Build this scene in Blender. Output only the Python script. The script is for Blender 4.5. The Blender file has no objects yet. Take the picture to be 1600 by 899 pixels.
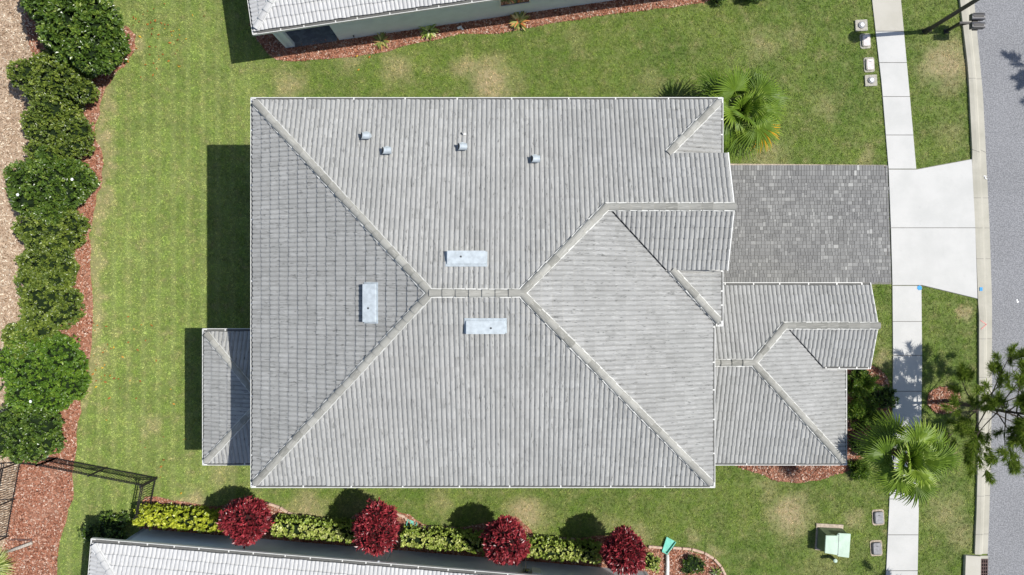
import bpy, bmesh, math, random
import numpy as np
from mathutils import Vector, Matrix
R = math.radians
random.seed(7); rng = np.random.default_rng(7)
SC = bpy.context.scene; C = SC.collection

# ------------------------------------------------------------------ camera, sky, sun, exposure
cd = bpy.data.cameras.new('camera'); cam = bpy.data.objects.new('camera', cd); C.objects.link(cam)
cam.location = (0, 0, 32); cam.rotation_euler = (0, 0, 0)
cd.sensor_width = 36; cd.lens = 24.0; cd.clip_end = 800; cd.clip_start = 0.5
SC.camera = cam
SUNV = Vector((.688, .0535, 1)).normalized()
w = bpy.data.worlds.new('World'); SC.world = w; w.use_nodes = True
nt = w.node_tree; nt.nodes.clear()
sk = nt.nodes.new('ShaderNodeTexSky'); sk.sky_type = 'NISHITA'; sk.sun_disc = False
sk.sun_elevation = math.asin(SUNV.z); sk.sun_rotation = R(85.8)
bg = nt.nodes.new('ShaderNodeBackground'); bg.inputs[1].default_value = 0.10
wo = nt.nodes.new('ShaderNodeOutputWorld')
nt.links.new(sk.outputs[0], bg.inputs[0]); nt.links.new(bg.outputs[0], wo.inputs[0])
sl = bpy.data.lights.new('sun', 'SUN'); sl.energy = 4.5; sl.angle = R(0.5); sl.color = (1, .965, .90)
so = bpy.data.objects.new('sun', sl); C.objects.link(so); so.location = (20, 0, 40)
so.rotation_euler = SUNV.to_track_quat('Z', 'Y').to_euler()
vs = SC.view_settings; vs.view_transform = 'Standard'; vs.look = 'None'; vs.exposure = 0.30; vs.gamma = 1
vs.use_curve_mapping = False

# ------------------------------------------------------------------ units: photo pixels measured on the ground -> metres
S = 1067 / 32.0
def gx(X, Y, z=0): return Vector((X / S, -Y / S, z))             # ground px about the nadir -> metres
def at(px, py, z=0):                                             # photo pixel at height z
    k = 1 - z / 32.0
    return Vector(((px - 800) * k / S, -(py - 450) * k / S, z))

# ------------------------------------------------------------------ node helpers
class NT:
    def __init__(s, name):
        s.m = bpy.data.materials.new(name); s.m.use_nodes = True
        s.t = s.m.node_tree; s.t.nodes.clear()
        s.out = s.t.nodes.new('ShaderNodeOutputMaterial'); s.b = s.t.nodes.new('ShaderNodeBsdfPrincipled')
        s.t.links.new(s.b.outputs[0], s.out.inputs[0]); s.b.inputs['Roughness'].default_value = .8
        s.b.inputs['Specular IOR Level'].default_value = .3
    def n(s, t, **k):
        x = s.t.nodes.new(t)
        for a, v in k.items(): setattr(x, a, v)
        return x
    def l(s, a, b): s.t.links.new(a, b)
    def val(s, sock, v):
        if hasattr(v, 'is_output') or isinstance(v, bpy.types.NodeSocket): s.l(v, sock)
        else: sock.default_value = v
    def pos(s): return s.n('ShaderNodeNewGeometry').outputs['Position']
    def scale(s, v, xyz):
        x = s.n('ShaderNodeVectorMath', operation='MULTIPLY'); s.l(v, x.inputs[0]); x.inputs[1].default_value = xyz
        return x.outputs[0]
    def noise(s, v, scale, detail=3, rough=.55):
        x = s.n('ShaderNodeTexNoise'); s.l(v, x.inputs['Vector']); x.inputs['Scale'].default_value = scale
        x.inputs['Detail'].default_value = detail; x.inputs['Roughness'].default_value = rough
        return x.outputs[0]
    def vor(s, v, scale, feature='F1', out='Color'):
        x = s.n('ShaderNodeTexVoronoi', feature=feature); s.l(v, x.inputs['Vector']); x.inputs['Scale'].default_value = scale
        return x.outputs[out]
    def ramp(s, f, stops):
        x = s.n('ShaderNodeValToRGB'); s.l(f, x.inputs[0]); e = x.color_ramp.elements
        while len(e) < len(stops): e.new(.5)
        for i, (p, c) in enumerate(stops):
            e[i].position = p; e[i].color = (*c, 1) if len(c) == 3 else c
        return x.outputs[0]
    def mr(s, f, a, b, c=0, d=1, smooth=True):
        x = s.n('ShaderNodeMapRange'); x.interpolation_type = 'SMOOTHSTEP' if smooth else 'LINEAR'
        s.l(f, x.inputs[0]); 
        for i, v in enumerate((a, b, c, d)): x.inputs[i + 1].default_value = v
        return x.outputs[0]
    def math(s, op, a, b=0.0):
        x = s.n('ShaderNodeMath', operation=op); s.val(x.inputs[0], a); s.val(x.inputs[1], b); return x.outputs[0]
    def mix(s, f, a, b, mode='MIX'):
        x = s.n('ShaderNodeMix', data_type='RGBA', blend_type=mode)
        s.val(x.inputs[0], f)
        for i, v in ((6, a), (7, b)):
            if isinstance(v, tuple): x.inputs[i].default_value = (*v, 1)
            else: s.l(v, x.inputs[i])
        return x.outputs[2]
    def attr(s, name, out='Fac'):
        x = s.n('ShaderNodeAttribute', attribute_name=name); return x.outputs[out]
    def bump(s, h, strength, dist):
        x = s.n('ShaderNodeBump'); s.l(h, x.inputs['Height']); x.inputs['Strength'].default_value = strength
        x.inputs['Distance'].default_value = dist; s.l(x.outputs[0], s.b.inputs['Normal'])
    def base(s, c):
        s.val(s.b.inputs['Base Color'], (*c, 1) if isinstance(c, tuple) else c)
    def set(s, **k):
        for a, v in k.items(): s.b.inputs[a.replace('_', ' ')].default_value = v

M = {}
def simple(name, col, rough=.6, var=.12, scale=4, metal=0, spec=.3):
    t = NT(name); p = t.pos(); f = t.noise(p, scale, 4)
    g = t.noise(p, scale * 12, 2)
    d = tuple(c * (1 - var) for c in col); h = tuple(min(1, c * (1 + var)) for c in col)
    c = t.mix(t.mr(f, .3, .7), d, h)
    c = t.mix(t.mr(g, .3, .7, .0, .35), c, d)
    t.base(c); t.set(Roughness=rough, Metallic=metal, Specular_IOR_Level=spec)
    M[name] = t.m; return t.m

# --- lawn colour (soil sheet and blades share it; dry patches stand where the photo has them)
DRY = [(765,125,46,1),(730,108,26,.7),(1235,805,44,1),(1200,765,26,.35),(1482,100,54,1),(1450,110,30,.5),(1190,70,35,.5),(545,85,32,.7),(450,135,34,.65),
       (620,108,34,.65),(800,130,30,.3),(166,215,20,.9),(215,70,18,.6),(235,665,22,.5),(300,790,34,.95),(480,800,40,.8),(560,790,30,.4),(690,790,30,.45),(822,805,42,.95),(350,740,30,.45),
       (1315,590,20,.3),(1508,490,14,.85),(1500,640,30,.4),(1480,800,42,.5),(1500,840,30,.5),(1330,745,20,.3),(1200,245,45,.45),(1355,245,16,.5),(1240,60,25,.35),
       (1290,170,30,.35),(145,300,11,.7),(143,420,11,.55),(143,500,11,.5),(150,640,10,.3),(1290,880,50,.25),(1330,815,22,.6),(1000,840,30,.55),(950,820,30,.3),(1485,215,30,.3),(1382,560,14,.6),
       (1020,130,30,.25),(900,60,30,.25),(620,60,26,.2),(115,740,10,.5),(1120,860,20,.5),(1085,845,16,.5)]
for _k, _y in enumerate(range(140, 650, 17)):
    _e = np.interp(_y, [140, 165, 210, 245, 280, 320, 370, 430, 500, 555, 610, 660], [166, 158, 150, 161, 161, 150, 144, 144, 144, 143, 133, 123])
    DRY.append((float(_e) + 4 + 5 * math.sin(_k * 2.1), _y, 17 + 5 * math.sin(_k * 1.3), .62))
def lawn_color(t, blades):
    p = t.pos()
    p2 = t.scale(p, (1, 1, 0))
    big = t.noise(p2, .35, 3); mid = t.noise(p2, 1.7, 4, .65); fine = t.noise(p, 26, 2)
    dist = t.n('ShaderNodeVectorMath', operation='SCALE')
    nz = t.n('ShaderNodeTexNoise'); t.l(p2, nz.inputs['Vector']); nz.inputs['Scale'].default_value = 1.3; nz.inputs['Detail'].default_value = 5
    sub = t.n('ShaderNodeVectorMath', operation='SUBTRACT'); t.l(nz.outputs['Color'], sub.inputs[0]); sub.inputs[1].default_value = (.5, .5, .5)
    t.l(sub.outputs[0], dist.inputs[0]); dist.inputs['Scale'].default_value = 1.5
    add = t.n('ShaderNodeVectorMath', operation='ADD'); t.l(p2, add.inputs[0]); t.l(dist.outputs[0], add.inputs[1])
    q = t.scale(add.outputs[0], (1, 1, 0))
    acc = None
    for (x, y, r, s) in DRY:
        v = t.n('ShaderNodeVectorMath', operation='DISTANCE'); t.l(q, v.inputs[0]); v.inputs[1].default_value = at(x, y)
        f = t.mr(v.outputs['Value'], .05, r * 1.15 / S, s, 0)
        acc = f if acc is None else t.math('MAXIMUM', acc, f)
    dry = t.math('MULTIPLY', acc, t.mr(t.noise(p2, 5.5, 4, .7), .3, .6, .6, 1.0))
    dry = t.math('MAXIMUM', dry, t.mr(mid, .56, .78, 0, .4))
    # back lawn (left of the house) is paler and yellower than the strips beside it
    sx = t.n('ShaderNodeSeparateXYZ'); t.l(p, sx.inputs[0])
    left = t.mr(sx.outputs['X'], -14.0, -9.0, 1, 0)
    deep = t.mix(t.mr(big, .3, .7), (.145, .245, .032), (.22, .315, .052))
    pale = t.mix(t.mr(big, .3, .7), (.235, .345, .065), (.32, .42, .105))
    c = t.mix(left, deep, pale)
    patch = t.mr(t.noise(p2, .85, 5, .7), .42, .62, 0, .55)
    c = t.mix(patch, c, t.mix(.62, c, (.05, .11, .015)))
    # mowing stripes on the back lawn
    st = t.math('SINE', t.math('MULTIPLY', sx.outputs['X'], 9.0))
    c = t.mix(t.math('MULTIPLY', left, t.mr(st, -.2, 1, 0, .34)), c, (.44, .49, .19))
    c = t.mix(t.mr(mid, .35, .65, 0, .5), c, (.34, .36, .12))
    c = t.mix(dry, c, (.64, .50, .30))
    c = t.mix(t.mr(fine, .35, .7, 0, .45), c, t.mix(.5, c, (.03, .055, .012)))
    if blades:
        a = t.attr('rnd')
        c = t.mix(1.0, c, t.ramp(a, [(0, (.22, .28, .18)), (.38, (.8, .86, .75)), (.72, (1.4, 1.33, 1.2)), (1, (2.4, 2.2, 2.4))]), 'MULTIPLY')
    return c
t = NT('lawn'); c = lawn_color(t, False); t.base(t.mix(.5, c, (.05, .06, .02))); t.bump(t.noise(t.pos(), 30, 3), .8, .03); M['lawn'] = t.m
t = NT('grass_blades'); t.base(lawn_color(t, True)); t.set(Roughness=.55); M['blades'] = t.m
# --- dirt
t = NT('dry_dirt'); p = t.pos()
c = t.ramp(t.noise(p, 1.2, 5, .7), [(.3, (.33, .215, .14)), (.5, (.43, .31, .215)), (.7, (.46, .35, .25))])
c = t.mix(t.mr(t.noise(p, 22, 3, .8), .5, .72), c, (.62, .52, .40)); c = t.mix(t.mr(t.noise(p, 35, 2, .8), .42, .25), c, (.15, .10, .06))
c = t.mix(t.mr(t.noise(p, 2.6, 4, .7), .6, .72, 0, .5), c, (.16, .18, .06))
t.base(c); t.bump(t.noise(p, 20, 4, .8), .9, .05); M['dirt'] = t.m
# --- mulch
def mulch_mat(name, mul, chips=False):
    t = NT(name); p = t.pos()
    f = t.attr('rnd') if chips else t.noise(p, 24, 3, .8)
    c = t.ramp(f, [(0 if chips else .25, (.10 * mul, .038, .022)), (.35 if chips else .42, (.28 * mul, .108, .062)), (.7 if chips else .58, (.45 * mul, .195, .12)), (1 if chips else .75, (.70, .56, .46))])
    c = t.mix(t.mr(t.noise(p, .9, 3), .45, .65, 0, .5), c, t.mix(.5, c, (.45, .26, .18)))
    t.base(c); t.bump(t.noise(p, 30, 4, .8), 1, .04); M[name] = t.m
mulch_mat('mulch', 1.0); mulch_mat('mulch_chips', 1.0, True)
# --- concrete, asphalt
def concrete(name, a, b, stain=.25, sc=1.0):
    t = NT(name); p = t.pos()
    c = t.mix(t.mr(t.noise(p, .8 * sc, 5, .6), .3, .7), a, b)
    c = t.mix(t.mr(t.noise(p, 40, 3, .7), .35, .7, 0, .22), c, tuple(x * .72 for x in a))
    c = t.mix(t.mr(t.noise(p, 3.1 * sc, 6, .75), .57, .75, 0, stain), c, tuple(x * .6 for x in a))
    t.base(c); t.bump(t.noise(p, 60, 3), .3, .01); t.set(Roughness=.9); M[name] = t.m
concrete('pavement', (.48, .48, .465), (.54, .535, .52), .22)
concrete('pavement_old', (.42, .40, .345), (.47, .45, .40), .15)
concrete('curb', (.36, .345, .29), (.44, .42, .36), .35)
concrete('joint', (.16, .155, .145), (.22, .21, .20))
t = NT('asphalt'); p = t.pos()
c = t.mix(t.mr(t.noise(p, .5, 4), .3, .7), (.20, .202, .21), (.235, .238, .25))
c = t.mix(t.mr(t.noise(p, 17, 3, .8), .40, .62), t.mix(.55, c, (.10, .105, .115)), t.mix(.5, c, (.34, .34, .355)))
c = t.mix(t.mr(t.vor(p, 50, out='Distance'), .0, .28, .5, 0), c, (.52, .52, .53))
t.base(c); t.bump(t.noise(p, 60, 2), .5, .01); t.set(Roughness=.9); M['asphalt'] = t.m
# --- pavers
t = NT('pavers'); p = t.pos(); a = t.attr('rnd')
c = t.ramp(a, [(0, (.125, .125, .123)), (.3, (.17, .17, .167)), (.7, (.22, .22, .215)), (.88, (.30, .30, .29)), (1, (.46, .46, .44))])
c = t.mix(t.mr(t.noise(p, .5, 4), .4, .65, 0, .35), c, (.13, .13, .135))
c = t.mix(t.mr(t.noise(p, 30, 3, .8), .4, .7, 0, .35), c, (.34, .34, .33))
t.base(c); t.bump(t.noise(p, 50, 3), .4, .01); M['pavers'] = t.m
t = NT('dark_pavers'); p = t.pos()
v = t.vor(t.scale(p, (3, 5, 0)), 1.0); 
t.base(t.mix(1, t.ramp(v, [(0, (.10, .105, .12)), (1, (.20, .21, .24))]), t.ramp(t.noise(p, 8, 4), [(.3, (.7, .7, .7)), (.7, (1, 1, 1))]), 'MULTIPLY')); M['dark_pavers'] = t.m
# --- roof tiles: tone per tile plus streaks running down the slope
def tile_mat(name, lo, mid, hi, streak=.72):
    t = NT(name); uv = t.attr('tuv', 'Vector'); r = t.attr('rnd'); p = t.pos()
    c = t.ramp(r, [(0, lo), (.25, mid), (.75, tuple((x + y) / 2 for x, y in zip(mid, hi))), (1, hi)])
    sn = t.noise(t.scale(uv, (17, 3.4, 1)), 1, 3, .75)
    c = t.mix(t.mr(sn, .58, .66, 0, streak), c, tuple(x * .28 for x in mid))
    sn2 = t.noise(t.scale(uv, (34, 3.4, 3)), 1, 2, .7)
    c = t.mix(t.mr(sn2, .54, .66, 0, .6), c, tuple(min(.8, x * 1.6) for x in mid))
    c = t.mix(t.mr(t.noise(p, .45, 4, .6), .35, .7, 0, .35), c, tuple(x * .8 for x in mid))
    t.base(c); t.bump(t.noise(p, 45, 3), .3, .01); t.set(Roughness=.92, Specular_IOR_Level=.15); M[name] = t.m
tile_mat('roof_tile', (.262, .262, .252), (.305, .305, .295), (.36, .36, .35))
tile_mat('roof_tile_pale', (.42, .42, .42), (.46, .46, .46), (.50, .50, .495), .15)
tile_mat('ridge_tile', (.215, .212, .19), (.275, .27, .245), (.36, .355, .325), .3)
tile_mat('ridge_tile_pale', (.40, .40, .40), (.45, .45, .445), (.50, .50, .495), .12)
simple('mortar', (.56, .56, .54), .9)
simple('mortar_pale', (.66, .66, .65), .9)
simple('roof_deck', (.12, .12, .115), .9)
simple('gutter', (.62, .62, .60), .4, .06)
simple('gutter_inside', (.10, .10, .09), .9)
simple('stucco_blue', (.72, .78, .82), .9, .05, 2)
simple('stucco', (.52, .52, .49), .9, .05, 2)
simple('trim', (.72, .72, .70), .6, .05)
simple('glass', (.03, .035, .04), .08, .1, 2, 0, .6)
simple('door_paint', (.10, .07, .05), .5)
simple('vent_metal', (.47, .52, .55), .45, .14, 6, .2)
simple('vent_dark', (.06, .065, .07), .6)
simple('black_iron', (.022, .020, .020), .5, .2)
simple('bronze', (.035, .033, .033), .45, .25)
simple('bronze_lid', (.085, .085, .095), .4, .2)
simple('cabinet_green', (.44, .56, .46), .45, .10, 3)
simple('cabinet_dark', (.13, .17, .095), .5, .2)
simple('box_gray', (.25, .25, .26), .6, .2, 12)
simple('box_lid_white', (.62, .56, .54), .7, .15, 9)
simple('box_cap', (.78, .78, .77), .5, .05)
simple('box_concrete', (.38, .36, .31), .9, .25, 12)
simple('pad_tan', (.42, .35, .28), .9, .25, 9)
simple('teal', (.16, .50, .40), .45, .10)
simple('pipe_white', (.62, .62, .60), .5, .1)
simple('edging', (.50, .36, .28), .9, .2, 8)
simple('grate', (.10, .06, .055), .7, .3, 9)
simple('pit', (.01, .01, .01), .9)
simple('bark', (.085, .065, .05), .9, .4, 14)
simple('palm_bark', (.10, .075, .055), .9, .5, 12)
simple('driftwood', (.42, .38, .33), .9, .3, 14)
simple('blue_paint', (.05, .30, .62), .7, .2, 20)
simple('pink_paint', (.72, .28, .26), .8, .3, 30)
simple('white_paint', (.75, .75, .75), .8, .1, 20)
def leaf_mat(name, stops, rough=.42, spec=.45, trans=0.0):
    t = NT(name); r = t.attr('rnd'); p = t.pos()
    c = t.ramp(r, stops)
    c = t.mix(t.mr(t.noise(p, 2.2, 3), .38, .62, 0, .4), c, t.mix(.55, c, stops[0][1]))
    t.base(c); t.set(Roughness=rough, Specular_IOR_Level=spec)
    if trans:
        tr = t.n('ShaderNodeBsdfTranslucent'); t.l(c, tr.inputs[0]); mx = t.n('ShaderNodeMixShader'); mx.inputs[0].default_value = trans
        t.l(t.b.outputs[0], mx.inputs[1]); t.l(tr.outputs[0], mx.inputs[2]); t.l(mx.outputs[0], t.out.inputs[0])
    M[name] = t.m
leaf_mat('leaf_dark', [(0, (.03, .06, .010)), (.5, (.09, .16, .022)), (.85, (.20, .28, .04)), (1, (.45, .50, .17))], .33, .6, .15)
leaf_mat('leaf_mid', [(0, (.04, .075, .012)), (.5, (.145, .20, .028)), (.85, (.28, .34, .055)), (1, (.55, .56, .22))], .36, .6, .15)
leaf_mat('leaf_bright', [(0, (.04, .09, .012)), (.5, (.11, .21, .020)), (.85, (.22, .33, .035)), (1, (.36, .44, .10))], .4, .5, .2)
leaf_mat('leaf_yellow', [(0, (.10, .15, .015)), (.3, (.38, .44, .03)), (.8, (.62, .64, .07)), (1, (.76, .75, .25))], .4, .5, .15)
leaf_mat('leaf_lime', [(0, (.09, .16, .02)), (.25, (.33, .42, .07)), (.65, (.60, .64, .20)), (1, (.78, .79, .48))], .4, .5, .15)
leaf_mat('leaf_red', [(0, (.05, .012, .012)), (.4, (.25, .024, .034)), (.8, (.48, .06, .075)), (.93, (.45, .13, .10)), (1, (.66, .32, .33))], .34, .6, .15)
leaf_mat('palm_leaf', [(0, (.05, .10, .010)), (.5, (.14, .23, .018)), (.85, (.28, .38, .04)), (1, (.50, .56, .18))], .5, .35, .25)
leaf_mat('palm_yellow', [(0, (.50, .28, .01)), (1, (.75, .48, .03))], .5, .3, .2)
leaf_mat('needles', [(0, (.09, .15, .018)), (.5, (.21, .31, .04)), (1, (.38, .47, .09))], .5, .3, .35)
leaf_mat('bromeliad', [(0, (.10, .16, .03)), (.4, (.35, .36, .10)), (.75, (.60, .52, .20)), (1, (.65, .18, .07))], .4, .4, .15)
leaf_mat('litter', [(0, (.16, .10, .06)), (.4, (.40, .29, .20)), (.8, (.60, .48, .36)), (1, (.80, .72, .58))], .9, .1)
leaf_mat('dead_leaf', [(0, (.20, .07, .02)), (.7, (.42, .16, .03)), (1, (.65, .45, .04))], .7, .2)

# ------------------------------------------------------------------ object helpers
def tag(o, label=None, cat=None, group=None, kind=None):
    if label: o['label'] = label
    if cat: o['category'] = cat
    if group: o['group'] = group
    if kind: o['kind'] = kind
    return o
def empty(name, loc, label=None, cat=None, group=None, rz=0):
    o = bpy.data.objects.new(name, None); C.objects.link(o); o.location = loc; o.rotation_euler = (0, 0, rz)
    o.empty_display_size = .2
    return tag(o, label, cat, group)
def link(name, me, mats, parent=None):
    for m in (mats if isinstance(mats, (list, tuple)) else [mats]): me.materials.append(m)
    o = bpy.data.objects.new(name, me); C.objects.link(o)
    if parent: o.parent = parent
    return o
def np_mesh(name, V, F, mat, parent=None, rnd=None, loc=None):
    V = np.asarray(V, dtype=np.float32); F = np.asarray(F, dtype=np.int32); k = F.shape[1]
    me = bpy.data.meshes.new(name); me.vertices.add(len(V)); me.vertices.foreach_set('co', V.ravel())
    me.loops.add(F.size); me.loops.foreach_set('vertex_index', F.ravel())
    me.polygons.add(len(F)); me.polygons.foreach_set('loop_start', np.arange(0, F.size, k, dtype=np.int32))
    me.polygons.foreach_set('loop_total', np.full(len(F), k, dtype=np.int32))
    if rnd is not None:
        a = me.attributes.new('rnd', 'FLOAT', 'FACE'); a.data.foreach_set('value', np.asarray(rnd, dtype=np.float32))
    me.polygons.foreach_set('use_smooth', np.zeros(len(F), bool))
    me.update(calc_edges=True)
    o = link(name, me, mat, parent)
    if loc is not None: o.location = loc
    return o
class MB:                                                         # collects shapes into one mesh
    def __init__(s): s.v = []; s.f = []
    def add(s, vs, fs):
        b = len(s.v); s.v += [tuple(x) for x in vs]; s.f += [tuple(b + i for i in f) for f in fs]; return s
    def box(s, c, d, rz=0, tilt=None, axes=None):
        hx, hy, hz = d[0] / 2, d[1] / 2, d[2] / 2
        m = Matrix.Rotation(rz, 3, 'Z')
        if tilt is not None: m = m @ tilt
        if axes is not None: m = axes
        c = Vector(c)
        vs = [c + m @ Vector((x * hx, y * hy, z * hz)) for z in (-1, 1) for y in (-1, 1) for x in (-1, 1)]
        return s.add(vs, [(0, 2, 3, 1), (4, 5, 7, 6), (0, 1, 5, 4), (2, 6, 7, 3), (0, 4, 6, 2), (1, 3, 7, 5)])
    def bar(s, a, b, wd, h):                                      # box along a line
        a = Vector(a); b = Vector(b); x = (b - a).normalized(); y = Vector((0, 0, 1)).cross(x)
        if y.length < 1e-4: y = Vector((0, 1, 0))
        y.normalize(); z = x.cross(y)
        ax = Matrix((x, y, z)).transposed()
        return s.box((a + b) / 2, ((b - a).length, wd, h), axes=ax)
    def tube(s, pts, rad, n=8, cap=True):
        pts = [Vector(p) for p in pts]; rs = rad if isinstance(rad, (list, tuple)) else [rad] * len(pts)
        b = len(s.v); N = len(pts)
        for i, p in enumerate(pts):
            d = (pts[min(i + 1, N - 1)] - pts[max(i - 1, 0)]).normalized()
            x = d.cross(Vector((0, 0, 1)))
            if x.length < .05: x = d.cross(Vector((1, 0, 0)))
            x.normalize(); y = d.cross(x)
            for k in range(n):
                a = 2 * math.pi * k / n; s.v.append(tuple(p + (x * math.cos(a) + y * math.sin(a)) * rs[i]))
        for i in range(N - 1):
            for k in range(n):
                k2 = (k + 1) % n; s.f.append((b + i * n + k, b + i * n + k2, b + (i + 1) * n + k2, b + (i + 1) * n + k))
        if cap:
            s.f.append(tuple(b + k for k in range(n))[::-1]); s.f.append(tuple(b + (N - 1) * n + k for k in range(n)))
        return s
    def prism(s, poly, z0, z1):
        n = len(poly)
        vs = [(p[0], p[1], z0) for p in poly] + [(p[0], p[1], z1) for p in poly]
        return s.add(vs, [tuple(range(n))[::-1], tuple(range(n, 2 * n))] + [(i, (i + 1) % n, n + (i + 1) % n, n + i) for i in range(n)])
    def build(s, name, mat, parent=None, bevel=0, smooth=False):
        me = bpy.data.meshes.new(name); me.from_pydata(s.v, [], s.f); me.validate(); me.update()
        bm = bmesh.new(); bm.from_mesh(me); bmesh.ops.recalc_face_normals(bm, faces=bm.faces)
        if bevel:
            bmesh.ops.bevel(bm, geom=[e for e in bm.edges], offset=bevel, segments=2, affect='EDGES', clamp_overlap=True)
        bm.to_mesh(me); bm.free()
        if smooth:
            for p in me.polygons: p.use_smooth = True
        return link(name, me, mat, parent)
def sheet(name, poly, z, mat, kind='structure', thick=0):         # flat region (triangulated), optionally a slab
    bm = bmesh.new(); vs = [bm.verts.new((p[0], p[1], z)) for p in poly]; f = bm.faces.new(vs)
    bmesh.ops.recalc_face_normals(bm, faces=bm.faces)
    if f.normal.z < 0: f.normal_flip()
    if thick:
        r = bmesh.ops.extrude_face_region(bm, geom=[f]); 
        for v in [g for g in r['geom'] if isinstance(g, bmesh.types.BMVert)]: v.co.z -= thick
        bmesh.ops.recalc_face_normals(bm, faces=bm.faces)
    bmesh.ops.triangulate(bm, faces=[f for f in bm.faces if len(f.verts) > 4])
    me = bpy.data.meshes.new(name); bm.to_mesh(me); bm.free()
    o = link(name, me, mat)
    if kind: o['kind'] = kind
    return o
def I(pts): return [tuple(at(x, y)[:2]) for x, y in pts]          # photo pixels on the ground -> xy
def smooth_poly(pts, n=4, jit=0.0):                               # Catmull-Rom closed curve
    P = [np.array(p, float) for p in pts]; out = []; N = len(P)
    for i in range(N):
        a, b, c, d = P[i - 1], P[i], P[(i + 1) % N], P[(i + 2) % N]
        for k in range(n):
            u = k / n
            q = .5 * ((2 * b) + (-a + c) * u + (2 * a - 5 * b + 4 * c - d) * u * u + (-a + 3 * b - 3 * c + d) * u ** 3)
            out.append(q + rng.normal(0, jit, 2) if jit else q)
    return [tuple(q) for q in out]
def inside(px, py, poly):
    poly = np.asarray(poly); n = len(poly); r = np.zeros(len(px), bool); j = n - 1
    for i in range(n):
        xi, yi = poly[i]; xj, yj = poly[j]
        c = ((yi > py) != (yj > py)) & (px < (xj - xi) * (py - yi) / (yj - yi + 1e-12) + xi)
        r ^= c; j = i
    return r
def interp_edge(tab, ys): 
    t = np.array(tab, float); return np.interp(ys, t[:, 0], t[:, 1])

# ------------------------------------------------------------------ ground, road, pavement
g = sheet('ground', [(-400, -400), (400, -400), (400, 400), (-400, 400)], -.012, M['lawn'])
ys = np.linspace(-330, 1230, 53)
SWL = [(-330, 1318), (-20, 1360), (0, 1362), (130, 1377), (265, 1388), (443, 1394), (560, 1395), (650, 1394), (790, 1389), (899, 1384), (1230, 1352)]
SWR = [(-330, 1361), (-20, 1405), (0, 1407), (130, 1419), (265, 1431), (443, 1439), (560, 1440), (650, 1439), (790, 1435), (899, 1433), (1230, 1400)]
CL = [(-330, 1445), (0, 1498), (110, 1511), (250, 1518), (350, 1523), (470, 1528), (620, 1528), (720, 1526), (800, 1524), (899, 1520), (1230, 1488)]
CM = [(y, x + 11) for y, x in CL]
CR = [(-330, 1469), (0, 1522), (150, 1536), (250, 1541), (350, 1546), (470, 1550), (620, 1550), (800, 1546), (899, 1542), (1230, 1512)]
def band(a, b, y0, y1, n=30):
    yy = np.linspace(y0, y1, n); l = [(float(x), float(y)) for x, y in zip(interp_edge(a, yy), yy)]
    r = [(float(x), float(y)) for x, y in zip(interp_edge(b, yy), yy)]
    return l + r[::-1]
sw_polys = [I(band(SWL, SWR, -330, 265)), I(band(SWL, SWR, 447, 1230))]
# sidewalk slabs with open joints
SJ = [-330, -200, -78, 50, 99, 152, 212, 265]
SJ2 = [447, 503, 556, 612, 668, 724, 780, 836, 892, 948, 1230]
sb = sheet('sidewalk_bed', I(band(SWL, SWR, -330, 264)), .012, M['joint']); sb2 = sheet('sidewalk_bed', I(band(SWL, SWR, 449, 1230)), .012, M['joint'])
for js in (SJ, SJ2):
    for k, (a, b) in enumerate(zip(js[:-1], js[1:])):
        sheet('sidewalk', I(band(SWL, SWR, a + .5, b - .5, 5)), .045 + .002 * (k % 3), M['pavement_old'] if (js is SJ and b <= 50) else M['pavement'], thick=.05)
# driveway apron between pavement and kerb
ap_all = [(1388, 265), (1431, 265), (1519, 249), (1524, 350), (1528, 468), (1440, 447), (1394, 447)]
sheet('apron_bed', I(ap_all), .014, M['joint'])
sheet('driveway_apron', I([(1388, 266), (1432, 266), (1517.5, 250), (1523, 356.3), (1391.5, 356.3)]), .05, M['pavement'], thick=.05)
sheet('driveway_apron', I([(1391.6, 357.3), (1523, 357.3), (1526.5, 467), (1440, 446), (1394, 446)]), .048, M['pavement'], thick=.05)
# kerb: gently rising back, rolled into the gutter pan
yy = np.concatenate([np.linspace(-330, 866, 62)]); prof = [(0, .10), (.30, .115), (.48, .10), (.62, .02), (1.0, .012)]
V = []; F = []
for y in yy:
    l = interp_edge(CL, y); r = interp_edge(CR, y); dip = 1.0
    if 240 < y < 478: dip = .35
    for (f, z) in [(0, -.05)] + prof + [(1.0, -.05)]:
        p = at(l + (r - l) * f, y); V.append((p.x, p.y, z * (dip if z > .05 else 1)))
n = len(prof) + 2
for i in range(len(yy) - 1):
    for k in range(n - 1): F.append((i * n + k, i * n + k + 1, (i + 1) * n + k + 1, (i + 1) * n + k))
np_mesh('curb', V, F, M['curb'])['kind'] = 'structure'
m = MB()
for y in (124, 165+70, 310, 357, 405, 530, 590, 655, 712, 775, 835):
    l = interp_edge(CL, y); r = interp_edge(CR, y)
    for a, b, z in ((0, .48, .118), (.64, 1, .024)):
        z2 = z * (.4 if 240 < y < 478 and z > .05 else 1)
        m.bar(at(l + (r - l) * a, y) + Vector((0, 0, z2 - .012)), at(l + (r - l) * b, y + (4 if y == 165+70 else 0)) + Vector((0, 0, z2 - .012)), .018, .02)
m.build('curb_joint', M['joint'])['kind'] = 'structure'
rl = [(float(x), float(y)) for x, y in zip(interp_edge(CR, ys), ys)]
sheet('road', I(rl + [(1860, 1230), (1860, -330)]), .008, M['asphalt'])
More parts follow.
